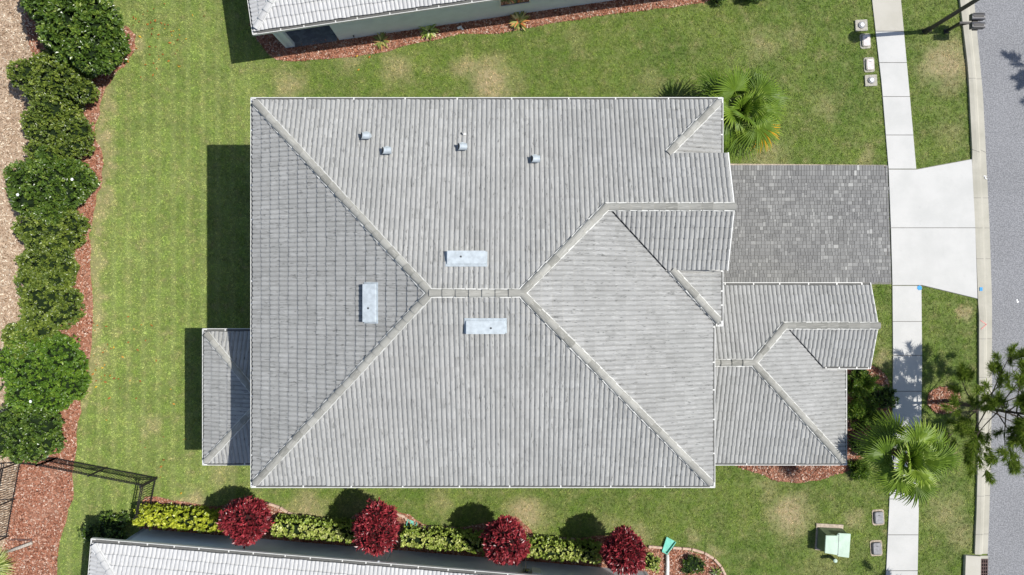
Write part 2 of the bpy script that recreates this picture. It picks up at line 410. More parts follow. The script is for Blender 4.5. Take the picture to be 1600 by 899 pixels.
# driveway pavers
dw = np.array(I([(1100, 258), (1387, 261), (1393, 445), (1100, 445)]))
sheet('driveway_sand', [tuple(p) for p in dw], .004, M['joint'])
V = []; F = []; rn = []
y = dw[:, 1].max() - .02; x1r = dw[1, 0]; row = 0
def pv(x0, y0, x1, y1):
    b = len(V); z = .03 + rng.uniform(-.004, .004); g_ = .005; e = .009
    for (zz, q) in ((0, 0), (z - .006, 0), (z, e)):
        for (x_, y_) in ((x0 + g_ + q, y0 + g_ + q), (x1 - g_ - q, y0 + g_ + q), (x1 - g_ - q, y1 - g_ - q), (x0 + g_ + q, y1 - g_ - q)): V.append((x_, y_, zz))
    for l_ in (0, 4):
        for k in range(4): F.append((b + l_ + k, b + l_ + (k + 1) % 4, b + l_ + 4 + (k + 1) % 4, b + l_ + 4 + k))
    F.append((b + 8, b + 9, b + 10, b + 11)); rn.extend([rng.beta(1.6, 2.2)] * 9)
xx = dw[0, 0]; xr_t, xr_b = dw[1, 0], dw[2, 0]; yt, yb = dw[:, 1].max(), dw[:, 1].min()
# strips running across, each paved with mixed pieces
y = yt - .02
while y > yb + .1:
    bh = .34
    x = xx; 
    f = (yt - y) / (yt - yb); xr = xr_t + (xr_b - xr_t) * f - .12
    edge = (yt - y) < .3 or y < yb + .5
    while x < xr - .05:
        if edge: wd = .13; pv(x, y - .25, min(x + wd, xr), y)
        else:
            k = rng.integers(0, 5)
            if k == 0: wd = .25; pv(x, y - .17, min(x + wd, xr), y); pv(x, y - .34, min(x + wd, xr), y - .17)
            elif k == 1: wd = .17; pv(x, y - .17, min(x + wd, xr), y); pv(x, y - .34, min(x + wd, xr), y - .17)
            elif k == 2: wd = .25; pv(x, y - .17, min(x + wd, xr), y); pv(x, y - .34, x + .11, y - .17); pv(x + .11, y - .34, min(x + wd, xr), y - .17)
            elif k == 3: wd = .25; pv(x, y - .12, x + .14, y); pv(x, y - .34, x + .14, y - .12); pv(x + .14, y - .22, min(x + wd, xr), y); pv(x + .14, y - .34, min(x + wd, xr), y - .22)
            else: wd = .34; pv(x, y - .17, x + .17, y); pv(x + .17, y - .17, min(x + .34, xr), y); pv(x, y - .34, x + .22, y - .17); pv(x + .22, y - .34, min(x + .34, xr), y - .17)
            if x + wd > xr + .1: break
        x += wd
    for q in range(2): pv(xr, y - (.25 if edge else .34) * (q + 1) / 2, xr + .11, y - (.25 if edge else .34) * q / 2)
    y -= .25 if edge else .34
np_mesh('driveway', V, F, M['pavers'], rnd=rn)['kind'] = 'structure'
# concrete-coloured sand line on the lawn edge of the driveway
sheet('driveway_edge', I([(1135, 256.5), (1270, 257.5), (1384, 258.5), (1387, 263), (1387, 261), (1270, 260), (1135, 259)]), .02, M['pad_tan'])

# dirt strip and mulch beds
dirtP = smooth_poly(I([(-400, -330), (0, -330), (30, -60), (48, 0), (52, 90), (60, 160), (58, 230), (40, 300), (45, 380), (40, 450), (30, 520), (28, 600), (30, 700), (30, 730), (10, 850), (-10, 960), (-60, 1230), (-400, 1230)]), 3, .04)
sheet('dirt_strip', dirtP, -.004, M['dirt'])
mulchL = smooth_poly(I([(30, -200), (150, -200), (165, -60), (172, 0), (180, 30), (204, 50), (213, 75), (195, 102), (172, 125), (156, 165), (148, 210), (160, 245), (160, 280), (148, 320), (142, 370), (142, 430), (143, 500), (142, 555), (132, 610), (122, 660), (119, 720), (112, 780), (97, 830), (88, 899), (80, 1000), (-20, 1000), (8, 850), (28, 725), (20, 600), (30, 520), (40, 450), (42, 380), (40, 300), (55, 230), (55, 150), (48, 80), (35, 0)]), 3, .05)
mulchT = smooth_poly(I([(398, 30), (402, 62), (418, 84), (445, 96), (500, 93), (560, 88), (610, 78), (660, 66), (720, 55), (780, 52), (840, 42), (900, 31), (1000, 18), (1070, 9), (1110, 0), (1120, -30), (1000, -80), (700, -80), (500, 20)]), 3, .03)
mulchB = smooth_poly(I([(226, 835), (222, 790), (235, 776), (290, 785), (340, 792), (375, 778), (418, 785), (440, 798), (466, 808), (530, 818), (560, 803), (600, 795), (640, 805), (662, 820), (712, 826), (770, 815), (805, 808), (825, 825), (845, 840), (900, 843), (940, 838), (985, 838), (1012, 856), (1060, 858), (1100, 868), (1122, 883), (1134, 905), (1138, 960), (1000, 1000), (700, 960), (400, 900)]), 3, .03)
mulchW = smooth_poly(I([(1120, 690), (1150, 728), (1180, 740), (1215, 752), (1250, 754), (1290, 746), (1330, 735), (1352, 712), (1389, 700), (1392, 660), (1391, 610), (1378, 582), (1340, 565), (1300, 570), (1290, 640), (1200, 690)]), 3, .03)
mulchR = smooth_poly(I([(1475 + 27 * math.cos(k * .7), 626 + 22 * math.sin(k * .7)) for k in range(9)]), 3, .03)
beds = [mulchL, mulchT, mulchB, mulchW, mulchR]
for q in beds: sheet('mulch_bed', q, .006, M['mulch'])
wallpads = []

# footprints (ground px) without grass
def G(pts): return [tuple(gx(x, y)[:2]) for x, y in pts]
foot = G([(-304, -216), (242, -216), (242, 12), (447, 12), (470, 12), (470, 93), (447, 93), (447, 228), (232, 228), (-304, 228)])
porchF = G([(-412, 76), (-304, 76), (-304, 229), (-412, 229)])

# ------------------------------------------------------------------ roof builder
PITCH = math.atan(.34); ROLL = .174; COURSE = .40
def tile_field(bm_main, anchor, e, up, pitch, poly, lift=0):
    """two-roll clay-profile tiles laid over the slope, cut to the polygon (xy)"""
    e = Vector((*e, 0)).normalized(); up = Vector((*up, 0)).normalized()
    s = up * math.cos(pitch) + Vector((0, 0, math.sin(pitch))); nrm = e.cross(s)
    if nrm.z < 0: nrm = -nrm
    cx = sum(p[0] for p in poly) / len(poly); cy = sum(p[1] for p in poly) / len(poly)
    us = [(Vector((p[0], p[1], 0)) - Vector((anchor.x, anchor.y, 0))).dot(e) for p in poly]
    vs = [(Vector((p[0], p[1], 0)) - Vector((anchor.x, anchor.y, 0))).dot(up) / math.cos(pitch) for p in poly]
    i0, i1 = math.floor(min(us) / ROLL) - 1, math.ceil(max(us) / ROLL) + 1
    j0, j1 = math.floor((min(vs) - .12) / COURSE + .001) if min(vs) > .02 else 0, math.ceil(max(vs) / COURSE)
    ii, jj = np.meshgrid(np.arange(i0, i1), np.arange(j0, j1)); ii = ii.ravel(); jj = jj.ravel()
    # cull rolls outside the polygon
    uc = (ii + .5) * ROLL; vc = (jj + .5) * COURSE + .12
    P2 = np.column_stack([us, vs]); keep = np.zeros(len(ii), bool)
    for du in (-.6, 0, .6):
        for dv in (-.7, 0, .7): keep |= inside(uc + du * ROLL, vc + dv * COURSE, P2)
    ii = ii[keep]; jj = jj[keep]
    h1 = np.modf(np.abs(np.sin((ii // 2) * 12.9898 + jj * 78.233 + anchor.x * 3) * 43758.5453))[0]
    h2 = np.modf(np.abs(np.sin((ii // 2) * 39.425 + jj * 11.135 + anchor.y * 7) * 24634.6345))[0]
    h3 = np.modf(np.abs(np.sin(ii * 9.17 + jj * 51.7 + anchor.y) * 9182.11))[0]
    uu = np.linspace(0, 1, 7); prof = .047 * np.sin(np.pi * uu) ** .62
    n = len(ii); U = (ii[:, None] + uu[None]) * ROLL; jit = (h2 - .5)[:, None] * .03
    v0 = jj[:, None] * COURSE + .12 + jit + 0 * U; v1 = (jj[:, None] + 1) * COURSE + .15 + 0 * U
    lift0 = .046 + (h3[:, None] - .5) * .008
    A = np.stack([U, v0, prof[None] + lift0 + 0 * U], -1)            # front edge
    B = np.stack([U, v1, prof[None] * .93 + 0 * U], -1)             # head, under the next course
    D = np.stack([U, v0, prof[None] * .9 + 0 * U - .012], -1)       # bottom of the butt
    L = np.concatenate([A, B, D], 1).reshape(-1, 3)
    L[:, 2] += lift
    W = np.array(anchor)[None] + L[:, :1] * np.array(e)[None] + L[:, 1:2] * np.array(s)[None] + L[:, 2:3] * np.array(nrm)[None]
    base = (np.arange(n) * 21)[:, None]
    f = []
    for k in range(6):
        f.append(base + np.array([[k, k + 1, 8 + k, 7 + k]])); f.append(base + np.array([[14 + k, 15 + k, k + 1, k]]))
    Fq = np.concatenate(f, 0); rr = np.tile(h1 * .75 + h3 * .25, 12)
    me = bpy.data.meshes.new('tmp'); me.vertices.add(len(W)); me.vertices.foreach_set('co', W.astype(np.float32).ravel())
    me.loops.add(Fq.size); me.loops.foreach_set('vertex_index', Fq.astype(np.int32).ravel())
    me.polygons.add(len(Fq)); me.polygons.foreach_set('loop_start', np.arange(0, Fq.size, 4, dtype=np.int32))
    me.polygons.foreach_set('loop_total', np.full(len(Fq), 4, dtype=np.int32))
    me.attributes.new('rnd', 'FLOAT', 'FACE').data.foreach_set('value', rr.astype(np.float32))
    me.polygons.foreach_set('use_smooth', np.zeros(len(Fq), bool))
    tu = L.copy(); tu[:, 2] = anchor.x
    me.attributes.new('tuv', 'FLOAT_VECTOR', 'POINT').data.foreach_set('vector', tu.astype(np.float32).ravel())
    me.update(calc_edges=True)
    bm = bmesh.new(); bm.from_mesh(me); bpy.data.meshes.remove(me)
    N = len(poly)
    for i in range(N):
        a = Vector((*poly[i], 0)); b = Vector((*poly[(i + 1) % N], 0)); d = (b - a).normalized(); o = Vector((d.y, -d.x, 0))
        if (Vector((cx, cy, 0)) - a).dot(o) > 0: o = -o
        # eave edges are left to overhang a little
        if abs(d.dot(e)) > .999 and abs((a - Vector((anchor.x, anchor.y, 0))).dot(up)) < .02: continue
        bmesh.ops.bisect_plane(bm, geom=bm.verts[:] + bm.edges[:] + bm.faces[:], plane_co=a, plane_no=o, clear_outer=True)
    me = bpy.data.meshes.new('tmp'); bm.to_mesh(me); bm.free()
    bm_main.from_mesh(me); bpy.data.meshes.remove(me)
    # deck under the tiles
    return [tuple(anchor + e * u + s * v - nrm * .02) for u, v in zip(us, vs)]
class Roof:
    def __init__(s): s.bm = bmesh.new(); s.deck = MB()
    def slope(s, anchor, e, up, polys, pitch=PITCH):
        for q in polys:
            d = tile_field(s.bm, anchor, e, up, pitch, q)
            s.deck.add(d, [tuple(range(len(d)))])
    def done(s, parent, mat):
        me = bpy.data.meshes.new('roof'); s.bm.to_mesh(me); s.bm.free()
        o = link('roof', me, mat, parent); s.deck.build('roof_deck', M['roof_deck'], o); return o
def ridge_caps(a, b, parent, mat, mortar, r=.125, seg=.42, drop=0.0):
    """row of overlapping half-round caps bedded in mortar, from low end a to high end b"""
    a = Vector(a); b = Vector(b); L = (b - a).length; n = max(1, round(L / seg)); x = (b - a).normalized()
    y = Vector((0, 0, 1)).cross(x).normalized(); z = x.cross(y)
    V = []; F = []; rn = []; TU = []
    for k in range(n):
        p0 = a + x * (L * k / n - .03); p1 = a + x * (L * (k + 1) / n + .04); j = rng.uniform(-.01, .01); base = len(V); K = 11
        for (p, rr, lf) in ((p0, r * 1.08, .036), (p1, r * .92, .0)):
            for i in range(K):
                t_ = math.pi * i / (K - 1); yv = math.cos(t_) * rr; zv = math.sin(t_) * rr * .62
                q = p + y * (yv + j) + z * (zv + .05 + lf - drop); V.append(q[:]); TU.append((yv, (p - a).length, k * .7))
        p = p0
        for i in range(K):
            t_ = math.pi * i / (K - 1); q = p + y * (math.cos(t_) * r * .9 + j) + z * (math.sin(t_) * r * .5 + .04 - drop); V.append(q[:]); TU.append((0, 0, 0))
        rv = rng.uniform(0, 1)
        for i in range(K - 1):
            F.append((base + i, base + i + 1, base + K + i + 1, base + K + i)); F.append((base + 2 * K + i, base + 2 * K + i + 1, base + i + 1, base + i)); rn += [rv, rv]
    o = np_mesh('ridge_cap', V, F, mat, parent, rnd=rn)
    o.data.attributes.new('tuv', 'FLOAT_VECTOR', 'POINT').data.foreach_set('vector', np.array(TU, np.float32).ravel())
    m = MB()
    for sgn in (-1, 1):
        N = max(2, int(L / .35))
        for k in range(N):
            p0 = a + x * (L * k / N); p1 = a + x * (L * (k + 1) / N + .02)
            off = y * sgn * (r * 1.0 + rng.uniform(-.008, .012)) + z * (.035 - drop)
            m.bar(p0 + off, p1 + off, .055, .06)
    m.build('mortar_bed', mortar, o)
    return o
def gutter(a, b, out, parent, z_drop=.03, strap=1.9, wd=.135):
    out = Vector((*out, 0)).normalized(); a = Vector(a) - out * .125; b = Vector(b) - out * .125; x = (b - a).normalized(); up = Vector((0, 0, 1))
    m = MB(); z = -z_drop
    def pc(o0, o1, z0, z1): 
        m.bar(a + out * ((o0 + o1) / 2) + up * ((z0 + z1) / 2), b + out * ((o0 + o1) / 2) + up * ((z0 + z1) / 2), abs(o1 - o0), abs(z1 - z0))
    pc(wd - .006, wd + .020, z - .11, z + .03)
    g_ = m.build('gutter', M['gutter'], parent)
    m = MB(); m.bar(a + out * (wd / 2) + up * (z - .1), b + out * (wd / 2) + up * (z - .1), wd - .02, .012); m.build('gutter_floor', M['gutter_inside'], g_)
    L = (b - a).length; k = max(2, round(L / strap)); c0 = a + x * .02
    m = MB(); m.bar(c0 - out * .05 + up * (z + .022), c0 + out * wd + up * (z + .022), .05, .02); h0_ = m.build('gutter_hanger', M['gutter'], g_)
    for i in range(1, k + 1):
        h_ = h0_.copy(); C.objects.link(h_); h_.parent = g_; h_.location = x * (min(L - .02, L * i / k + (rng.uniform(-.15, .15) if i < k else 0)) - .02)
    return g_
def wall_box(m, pts, z0, z1, th=.2):
    for a, b in zip(pts[:-1], pts[1:]):
        m.bar((a[0], a[1], (z0 + z1) / 2), (b[0], b[1], (z0 + z1) / 2), th, z1 - z0)

# ------------------------------------------------------------------ the main house
zE = 32 * .21; SL = .34
def P(X, Y, z): return gx(X, Y, z)
house = empty('house', gx(-30, 6), 'large grey tile-roofed two-storey house filling the middle, between the back lawn and the paver driveway', 'house')
def hz(run_px): return SL * run_px / S
def root(o, r=house):                                             # parent keeping world place
    o.parent = r; o.matrix_parent_inverse = Matrix.Translation(-r.location); return o
H = Roof()
zR = zE + hz(240.25)
H.slope(P(-322, -234, zE), (1, 0), (0, -1), [
    G([(-322, -234), (110, -234), (110, -94), (10, 6.25), (-91, 6.25)]),
    G([(110, -234), (187, -234), (187, -94), (110, -94)]),
    G([(187, -161), (258, -161), (258, -94), (187, -94)]),
    G([(187, -234), (260, -234), (187, -161)])])
pw = math.atan(SL * 240.25 / 231)
H.slope(P(-322, -234, zE), (0, -1), (1, 0), [G([(-322, -234), (-322, 246.5), (-91, 6.25)])], pw)
H.slope(P(-322, 246.5, zE), (1, 0), (0, 1), [G([(-322, 246.5), (250, 246.5), (10, 6.25), (-91, 6.25)])])
H.slope(P(250, -234, zE), (0, -1), (-1, 0), [G([(250, 246.5), (10, 6.25), (110, -94), (250, 46)])])
zG = zE + hz(140)                                                 # garage gable ridge
H.slope(P(110, -94 + 140, zE), (1, 0), (0, 1), [G([(112.5, -94), (258, -94), (258, -21), (185.5, -21)])])
H.slope(P(250, 47, zE), (1, 0), (0, 1), [G([(251, 47), (260, 47), (192, -21), (183, -21)])])
H.slope(P(260, -234, zE), (0, -1), (-1, 0), [G([(260, 47), (260, -21), (192, -21)]), G([(260, -234), (260, -161), (187, -161)])])
zW = 32 * .11; zWR = zW + hz(147.5)
# wing
zWN = zWR - hz(105)
H.slope(P(232, 246.5, zW), (1, 0), (0, 1), [G([(232, 246.5), (465, 246.5), (317.5, 99), (232, 99)])])
H.slope(P(232, -6, zWN), (1, 0), (0, -1), [G([(232, -6), (365.5, -6), (365.5, 51), (317.5, 99), (232, 99)]), G([(365.5, -6), (490, -6), (490, 51), (365.5, 51)])])
H.slope(P(465, 0, zW), (0, -1), (-1, 0), [G([(317.5, 99), (365.5, 51), (425.5, 111), (425.5, 206.5)]), G([(425.5, 111), (465, 111), (465, 246.5), (425.5, 206.5)])])
zWG = zWR - hz(48)
H.slope(P(365.5, 111, zWG - hz(60)), (1, 0), (0, 1), [G([(367.5, 51), (490, 51), (490, 111), (428, 111)])])
# back porch
pd = 94.25; zPR = zW + hz(pd)
H.slope(P(-430, 58, zW), (0, -1), (1, 0), [G([(-430, 58), (-430, 246.5), (-335.75, 152.25)])])
H.slope(P(-430, 58, zW), (1, 0), (0, -1), [G([(-430, 58), (-306, 58), (-306, 152.25), (-335.75, 152.25)])])
H.slope(P(-430, 246.5, zW), (1, 0), (0, 1), [G([(-430, 246.5), (-306, 246.5), (-306, 152.25), (-335.75, 152.25)])])
roof = H.done(None, M['roof_tile']); root(roof)
RT, MO = M['ridge_tile'], M['mortar']
def cap(a, b, drop=0.0): return ridge_caps(a, b, roof, RT, MO, drop=drop)
d = .0
cap(P(-314.5, -226.5, zE + hz(7.5)), P(-91, 6.25, zR)); cap(P(-314.5, 239, zE + hz(7.5)), P(-91, 6.25, zR)); cap(P(242.5, 239, zE + hz(7.5)), P(10, 6.25, zR))
cap(P(110, -94, zG), P(10, 6.25, zR)); cap(P(-91, 6.25, zR), P(12, 6.25, zR)); cap(P(259, -94, zG), P(109, -94, zG))
cap(P(252.5, -226.5, zE + hz(7.5)), P(187, -161, zE + hz(73))); cap(P(252.5, 39.5, zE + hz(7.5)), P(192, -21, zE + hz(68)))
cap(P(232, 99, zWR), P(318.5, 99, zWR)); cap(P(457.5, 239, zW + hz(7.5)), P(317.5, 99, zWR)); cap(P(365.5, 51, zWG), P(317.5, 99, zWR)); cap(P(491, 51, zWG), P(364, 51, zWG))
cap(P(-422.5, 65.5, zW + hz(7.5)), P(-335.75, 152.25, zPR)); cap(P(-422.5, 239, zW + hz(7.5)), P(-335.75, 152.25, zPR)); cap(P(-336, 152.25, zPR), P(-306, 152.25, zPR))
# rake trim along the gables
for a, b in ((P(259, -94, zG), P(259, -161, zG - hz(67))), (P(259, -94, zG), P(259, -21, zG - hz(73))), (P(491, 51, zWG), P(491, -6, zWG - hz(57))), (P(491, 51, zWG), P(491, 111, zWG - hz(60)))):
    m = MB(); m.bar(a - Vector((0, 0, .06)), b - Vector((0, 0, .06)), .04, .16); m.build('rake_board', M['trim'], roof)
for a, b in ((P(110, -94, zG), P(183, -21, zG - hz(73))), (P(365.5, 51, zWG), P(425.5, 111, zWG - hz(60))), (P(183, -21, zE + hz(67)), P(250, 46, zE))):
    m = MB(); m.bar(a + Vector((.03, 0, -.005)), b + Vector((.03, 0, -.005)), .13, .012); m.build('valley_flashing_shade', M['vent_dark'], roof)  # flashing coloured dark to stand for shade cast by the tile edges
def gut(a, b, out, **k): root(gutter(a, b, out, None, **k))
gut(P(-322.5, -234, zE), P(260.5, -234, zE), (0, 1)); gut(P(-322, -234.5, zE), P(-322, 246.5, zE), (-1, 0), strap=1.1); gut(P(-322.5, 246.5, zE), P(250.5, 246.5, zE), (0, -1))
gut(P(250, 48, zE), P(250, 247, zE), (1, 0), strap=1.2); gut(P(260, -234.5, zE), P(260, -163, zE), (1, 0), strap=.8); gut(P(260, -21, zE), P(260, 47.5, zE), (1, 0), strap=.8); gut(P(252, 47, zE), P(260, 47, zE), (0, -1))
gut(P(256, -6, zWN), P(480, -6, zWN), (0, 1), strap=1.1); gut(P(254, 246.5, zW), P(465.5, 246.5, zW), (0, -1), strap=1.9); gut(P(465, 113, zW), P(465, 247, zW), (1, 0), strap=.9); gut(P(430, 111, zWG - hz(60)), P(490, 111, zWG - hz(60)), (0, -1), strap=.6)
gut(P(-430, 57.5, zW), P(-430, 247, zW), (-1, 0), strap=1.0); gut(P(-430.5, 58, zW), P(-322, 58, zW), (0, 1), strap=1.0); gut(P(-430.5, 246.5, zW), P(-322, 246.5, zW), (0, -1), strap=1.5)
# walls, soffits, openings
m = MB()
def ring(px, z0, z1): wall_box(m, [tuple(gx(x, y)[:2]) for x, y in px + [px[0]]], z0, z1)
ring([(-304, -216), (242, -216), (242, 29), (232, 29), (232, 228), (-304, 228)], 0, zE - .12)
ring([(233, 12), (447, 12), (447, 228), (233, 228)], 0, zW - .12)
m.box(gx(458, 12 + 40, (zW) / 2), (22 / S, 80 / S, zW - .1))
m.add([gx(246, -158, zE - .3), gx(246, -24, zE - .3), gx(246, -24, zE + hz(66)), gx(246, -94, zG - .08), gx(246, -158, zE + hz(70))], [(0, 1, 2, 3, 4)])
m.add([gx(478, 0, 0), gx(478, 105, 0), gx(478, 105, zWG - hz(58)), gx(478, 51, zWG - .08), gx(478, 0, zWG - hz(54))], [(0, 1, 2, 3, 4)])
def cheek(m, X0, X1, Y, z0l, z0r, zt, th=4):                      # side wall of a gable above the lower roof
    vs = []
    for dy in (0, th):
        vs += [gx(X0, Y + dy, zt), gx(X1, Y + dy, z0r), gx(X1, Y + dy, zt)]
    m.add(vs, [(0, 1, 2), (5, 4, 3), (0, 3, 4, 1), (1, 4, 5, 2), (2, 5, 3, 0)])
cheek(m, 190, 246, -27, 0, zE + hz(8), zE + hz(64)); cheek(m, 192, 246, -158, 0, zE + hz(8), zE + hz(66))
cheek(m, 427, 478, 103, 0, zW - .4, zWG - hz(60) - .06)
root(m.build('wall', M['stucco'], None))
m = MB()
m.prism([tuple(p) for p in G([(-320, -232), (258, -232), (258, 45), (248, 45), (248, 244), (-320, 244)])], zE - .16, zE - .13)
m.prism([tuple(p) for p in G([(233, -4), (463, -4), (463, 244), (233, 244)])], zW - .16, zW - .13)
m.prism([tuple(p) for p in G([(-428, 60), (-305, 60), (-305, 244), (-428, 244)])], zW - .16, zW - .13)
root(m.build('soffit', M['trim'], None))
for (X, Y) in ((-418, 72), (-418, 152), (-418, 234)):
    m = MB(); m.box(gx(X, Y, (zW - .16) / 2), (.32, .32, zW - .16)); root(m.build('porch_column', M['stucco'], None))
m = MB(); m.prism([tuple(p) for p in porchF], -.02, .06); root(m.build('porch_floor', M['dark_pavers'], None))
def window(parent, c, wd, ht, nrm, th=.06):
    nrm = Vector((*nrm, 0)).normalized(); x = Vector((0, 0, 1)).cross(nrm); c = Vector(c); up = Vector((0, 0, 1))
    m = MB()
    for s_ in (-1, 1):
        m.bar(c + x * s_ * wd / 2 - up * ht / 2, c + x * s_ * wd / 2 + up * ht / 2, th * 1.4, .07)
        m.bar(c - x * (wd / 2 + .05) + up * s_ * ht / 2, c + x * (wd / 2 + .05) + up * s_ * ht / 2, th * 1.6, .08)
    f = m.build('window', M['trim'], None); root(f, parent)
    m = MB(); m.bar(c - x * wd / 2, c + x * wd / 2, .03, ht); m.build('pane', M['glass'], f)
    return f
for X in (-240, -120, 0, 120): 
    for z in (1.6, 4.9): window(house, gx(X, 231.5, z), 1.1, 1.2, (0, -1)); window(house, gx(X, -219.5, z), 1.1, 1.2, (0, 1))
for Y in (-150, -50): window(house, gx(-307.5, Y, 1.6), 1.8, 1.4, (-1, 0)); window(house, gx(-307.5, Y, 4.9), 1.4, 1.2, (-1, 0))
window(house, gx(450.5, 170, 1.6), 1.4, 1.5, (1, 0)); window(house, gx(245.5, -94, 5.2), 1.6, 1.2, (1, 0)); window(house, gx(245.5, 160, 5.2), 1.3, 1.0, (1, 0))
m = MB(); m.bar(gx(246, -180, 1.2), gx(246, -20, 1.2), .06, 2.35); gd = root(m.build('garage_door', M['trim'], None))
m = MB()
for k in range(3): m.bar(gx(247.5, -179, .6 + k * .6), gx(247.5, -21, .6 + k * .6), .03, .03)
m.build('door_panel_line', M['gutter_inside'], gd)
m = MB(); m.bar(gx(481, 38, 1.1), gx(481, 66, 1.1), .06, 2.2); dd = root(m.build('front_door', M['door_paint'], None))
m = MB(); m.tube([gx(484, 42, 1.05), gx(484, 42, 1.2)], .015); m.build('door_handle', M['trim'], dd)
# vents on the roof
def on(px, py, fn):
    z = 8
    for _ in range(30): z = fn(at(px, py, z))
    return at(px, py, z)
fN = lambda p: zE + SL * ((-p.y) * 1 + 234 / S)
fS = lambda p: zE + SL * (p.y + 246.5 / S)
fW = lambda p: zE + math.tan(pw) * (p.x + 322 / S)
def pitch_m(up, ang):                                             # local frame on a slope
    up = Vector((*up, 0)).normalized(); e = Vector((up.y, -up.x, 0)); s_ = up * math.cos(ang) + Vector((0, 0, math.sin(ang))); n_ = e.cross(s_)
    if n_.z < 0: n_ = -n_
    return Matrix((e, s_, n_)).transposed(), e, s_, n_
for (px, py, fn, up, ang, L_, W_) in ((729, 406, fN, (0, -1), PITCH, 1.34, .43), (759, 509, fS, (0, 1), PITCH, 1.36, .43), (581, 474, fW, (1, 0), pw, 1.34, .43)):
    p = on(px, py, fn); mt, e, s_, n_ = pitch_m(up, ang); m = MB()
    def q(a, b, c): return p + e * a + s_ * b + n_ * c
    h0, h1 = .27, .12; x, y = L_ / 2, W_ / 2
    m.add([q(-x, -y, 0), q(x, -y, 0), q(x, y, 0), q(-x, y, 0), q(-x + .02, -y, h0), q(x - .02, -y, h0), q(x - .02, y, h1 + .02), q(-x + .02, y, h1 + .02)],
          [(0, 3, 2, 1), (4, 5, 6, 7), (0, 1, 5, 4), (1, 2, 6, 5), (2, 3, 7, 6), (3, 0, 4, 7)])
    m.box(q(0, .02, .085), (L_ + .08, W_ + .12, .02), axes=mt)
    v = m.build('roof_vent', M['vent_metal'], roof, bevel=.008)
    m = MB(); m.box(q(0, -y - .003, h0 * .55), (L_ - .12, .02, .07), axes=mt); m.build('louvre', M['vent_dark'], v)
    m = MB(); m.tube([q(.18, -.02, .15), q(.18, -.02, .225)], .035, 8); m.build('rivet', M['vent_dark'], v)
for (px, py) in ((570, 215), (603, 238), (720, 232), (833, 251)):
    p = on(px, py, fN) ; m = MB(); r_ = .11
    p = p + Vector((.06, 0, 0))
    m.tube([p + Vector((0, 0, -.02)), p + Vector((0, 0, .30))], r_ * .8, 14)
    # hood turned to the left, open below
    V = []; K = 10
    for k in range(K + 1):
        a = math.pi * k / K
        V.append(p + Vector((-.02 - .0, -math.cos(a) * r_ * 1.15, 0.25 + math.sin(a) * r_ * 1.1)))
    V2 = [v + Vector((.20, 0, -.02)) for v in V]; V3 = [v + Vector((-.14 + .10 * (v.z - p.z - .25) / .13, 0, .0)) for v in V]
    m.add(V3 + V2, [(k, k + 1, K + 2 + k, K + 1 + k) for k in range(K)] + [tuple(range(K + 1, 2 * K + 2))])
    m.tube([p + Vector((0, 0, .02)), p + Vector((0, 0, .05))], .2, 12)
    v = m.build('exhaust_vent', M['vent_metal'], roof)
    m = MB(); m.add([v_ + Vector((.01, 0, 0)) for v_ in V3], [tuple(range(K + 1))]); m.build('vent_mouth', M['vent_dark'], v)
p = on(724, 210, fN); m = MB(); m.tube([p, p + Vector((0, 0, .16))], .035, 10); m.box(p + Vector((.06, -.03, .1)), (.10, .06, .05)); v = m.build('plumbing_stub', M['trim'], roof)
m = MB(); m.tube([p + Vector((0, 0, .158)), p + Vector((0, 0, .164))], .026, 10); m.tube([p + Vector((-.08, .03, .05)), p + Vector((-.05, .0, .12))], .02, 6); m.build('stub_opening', M['vent_dark'], v)

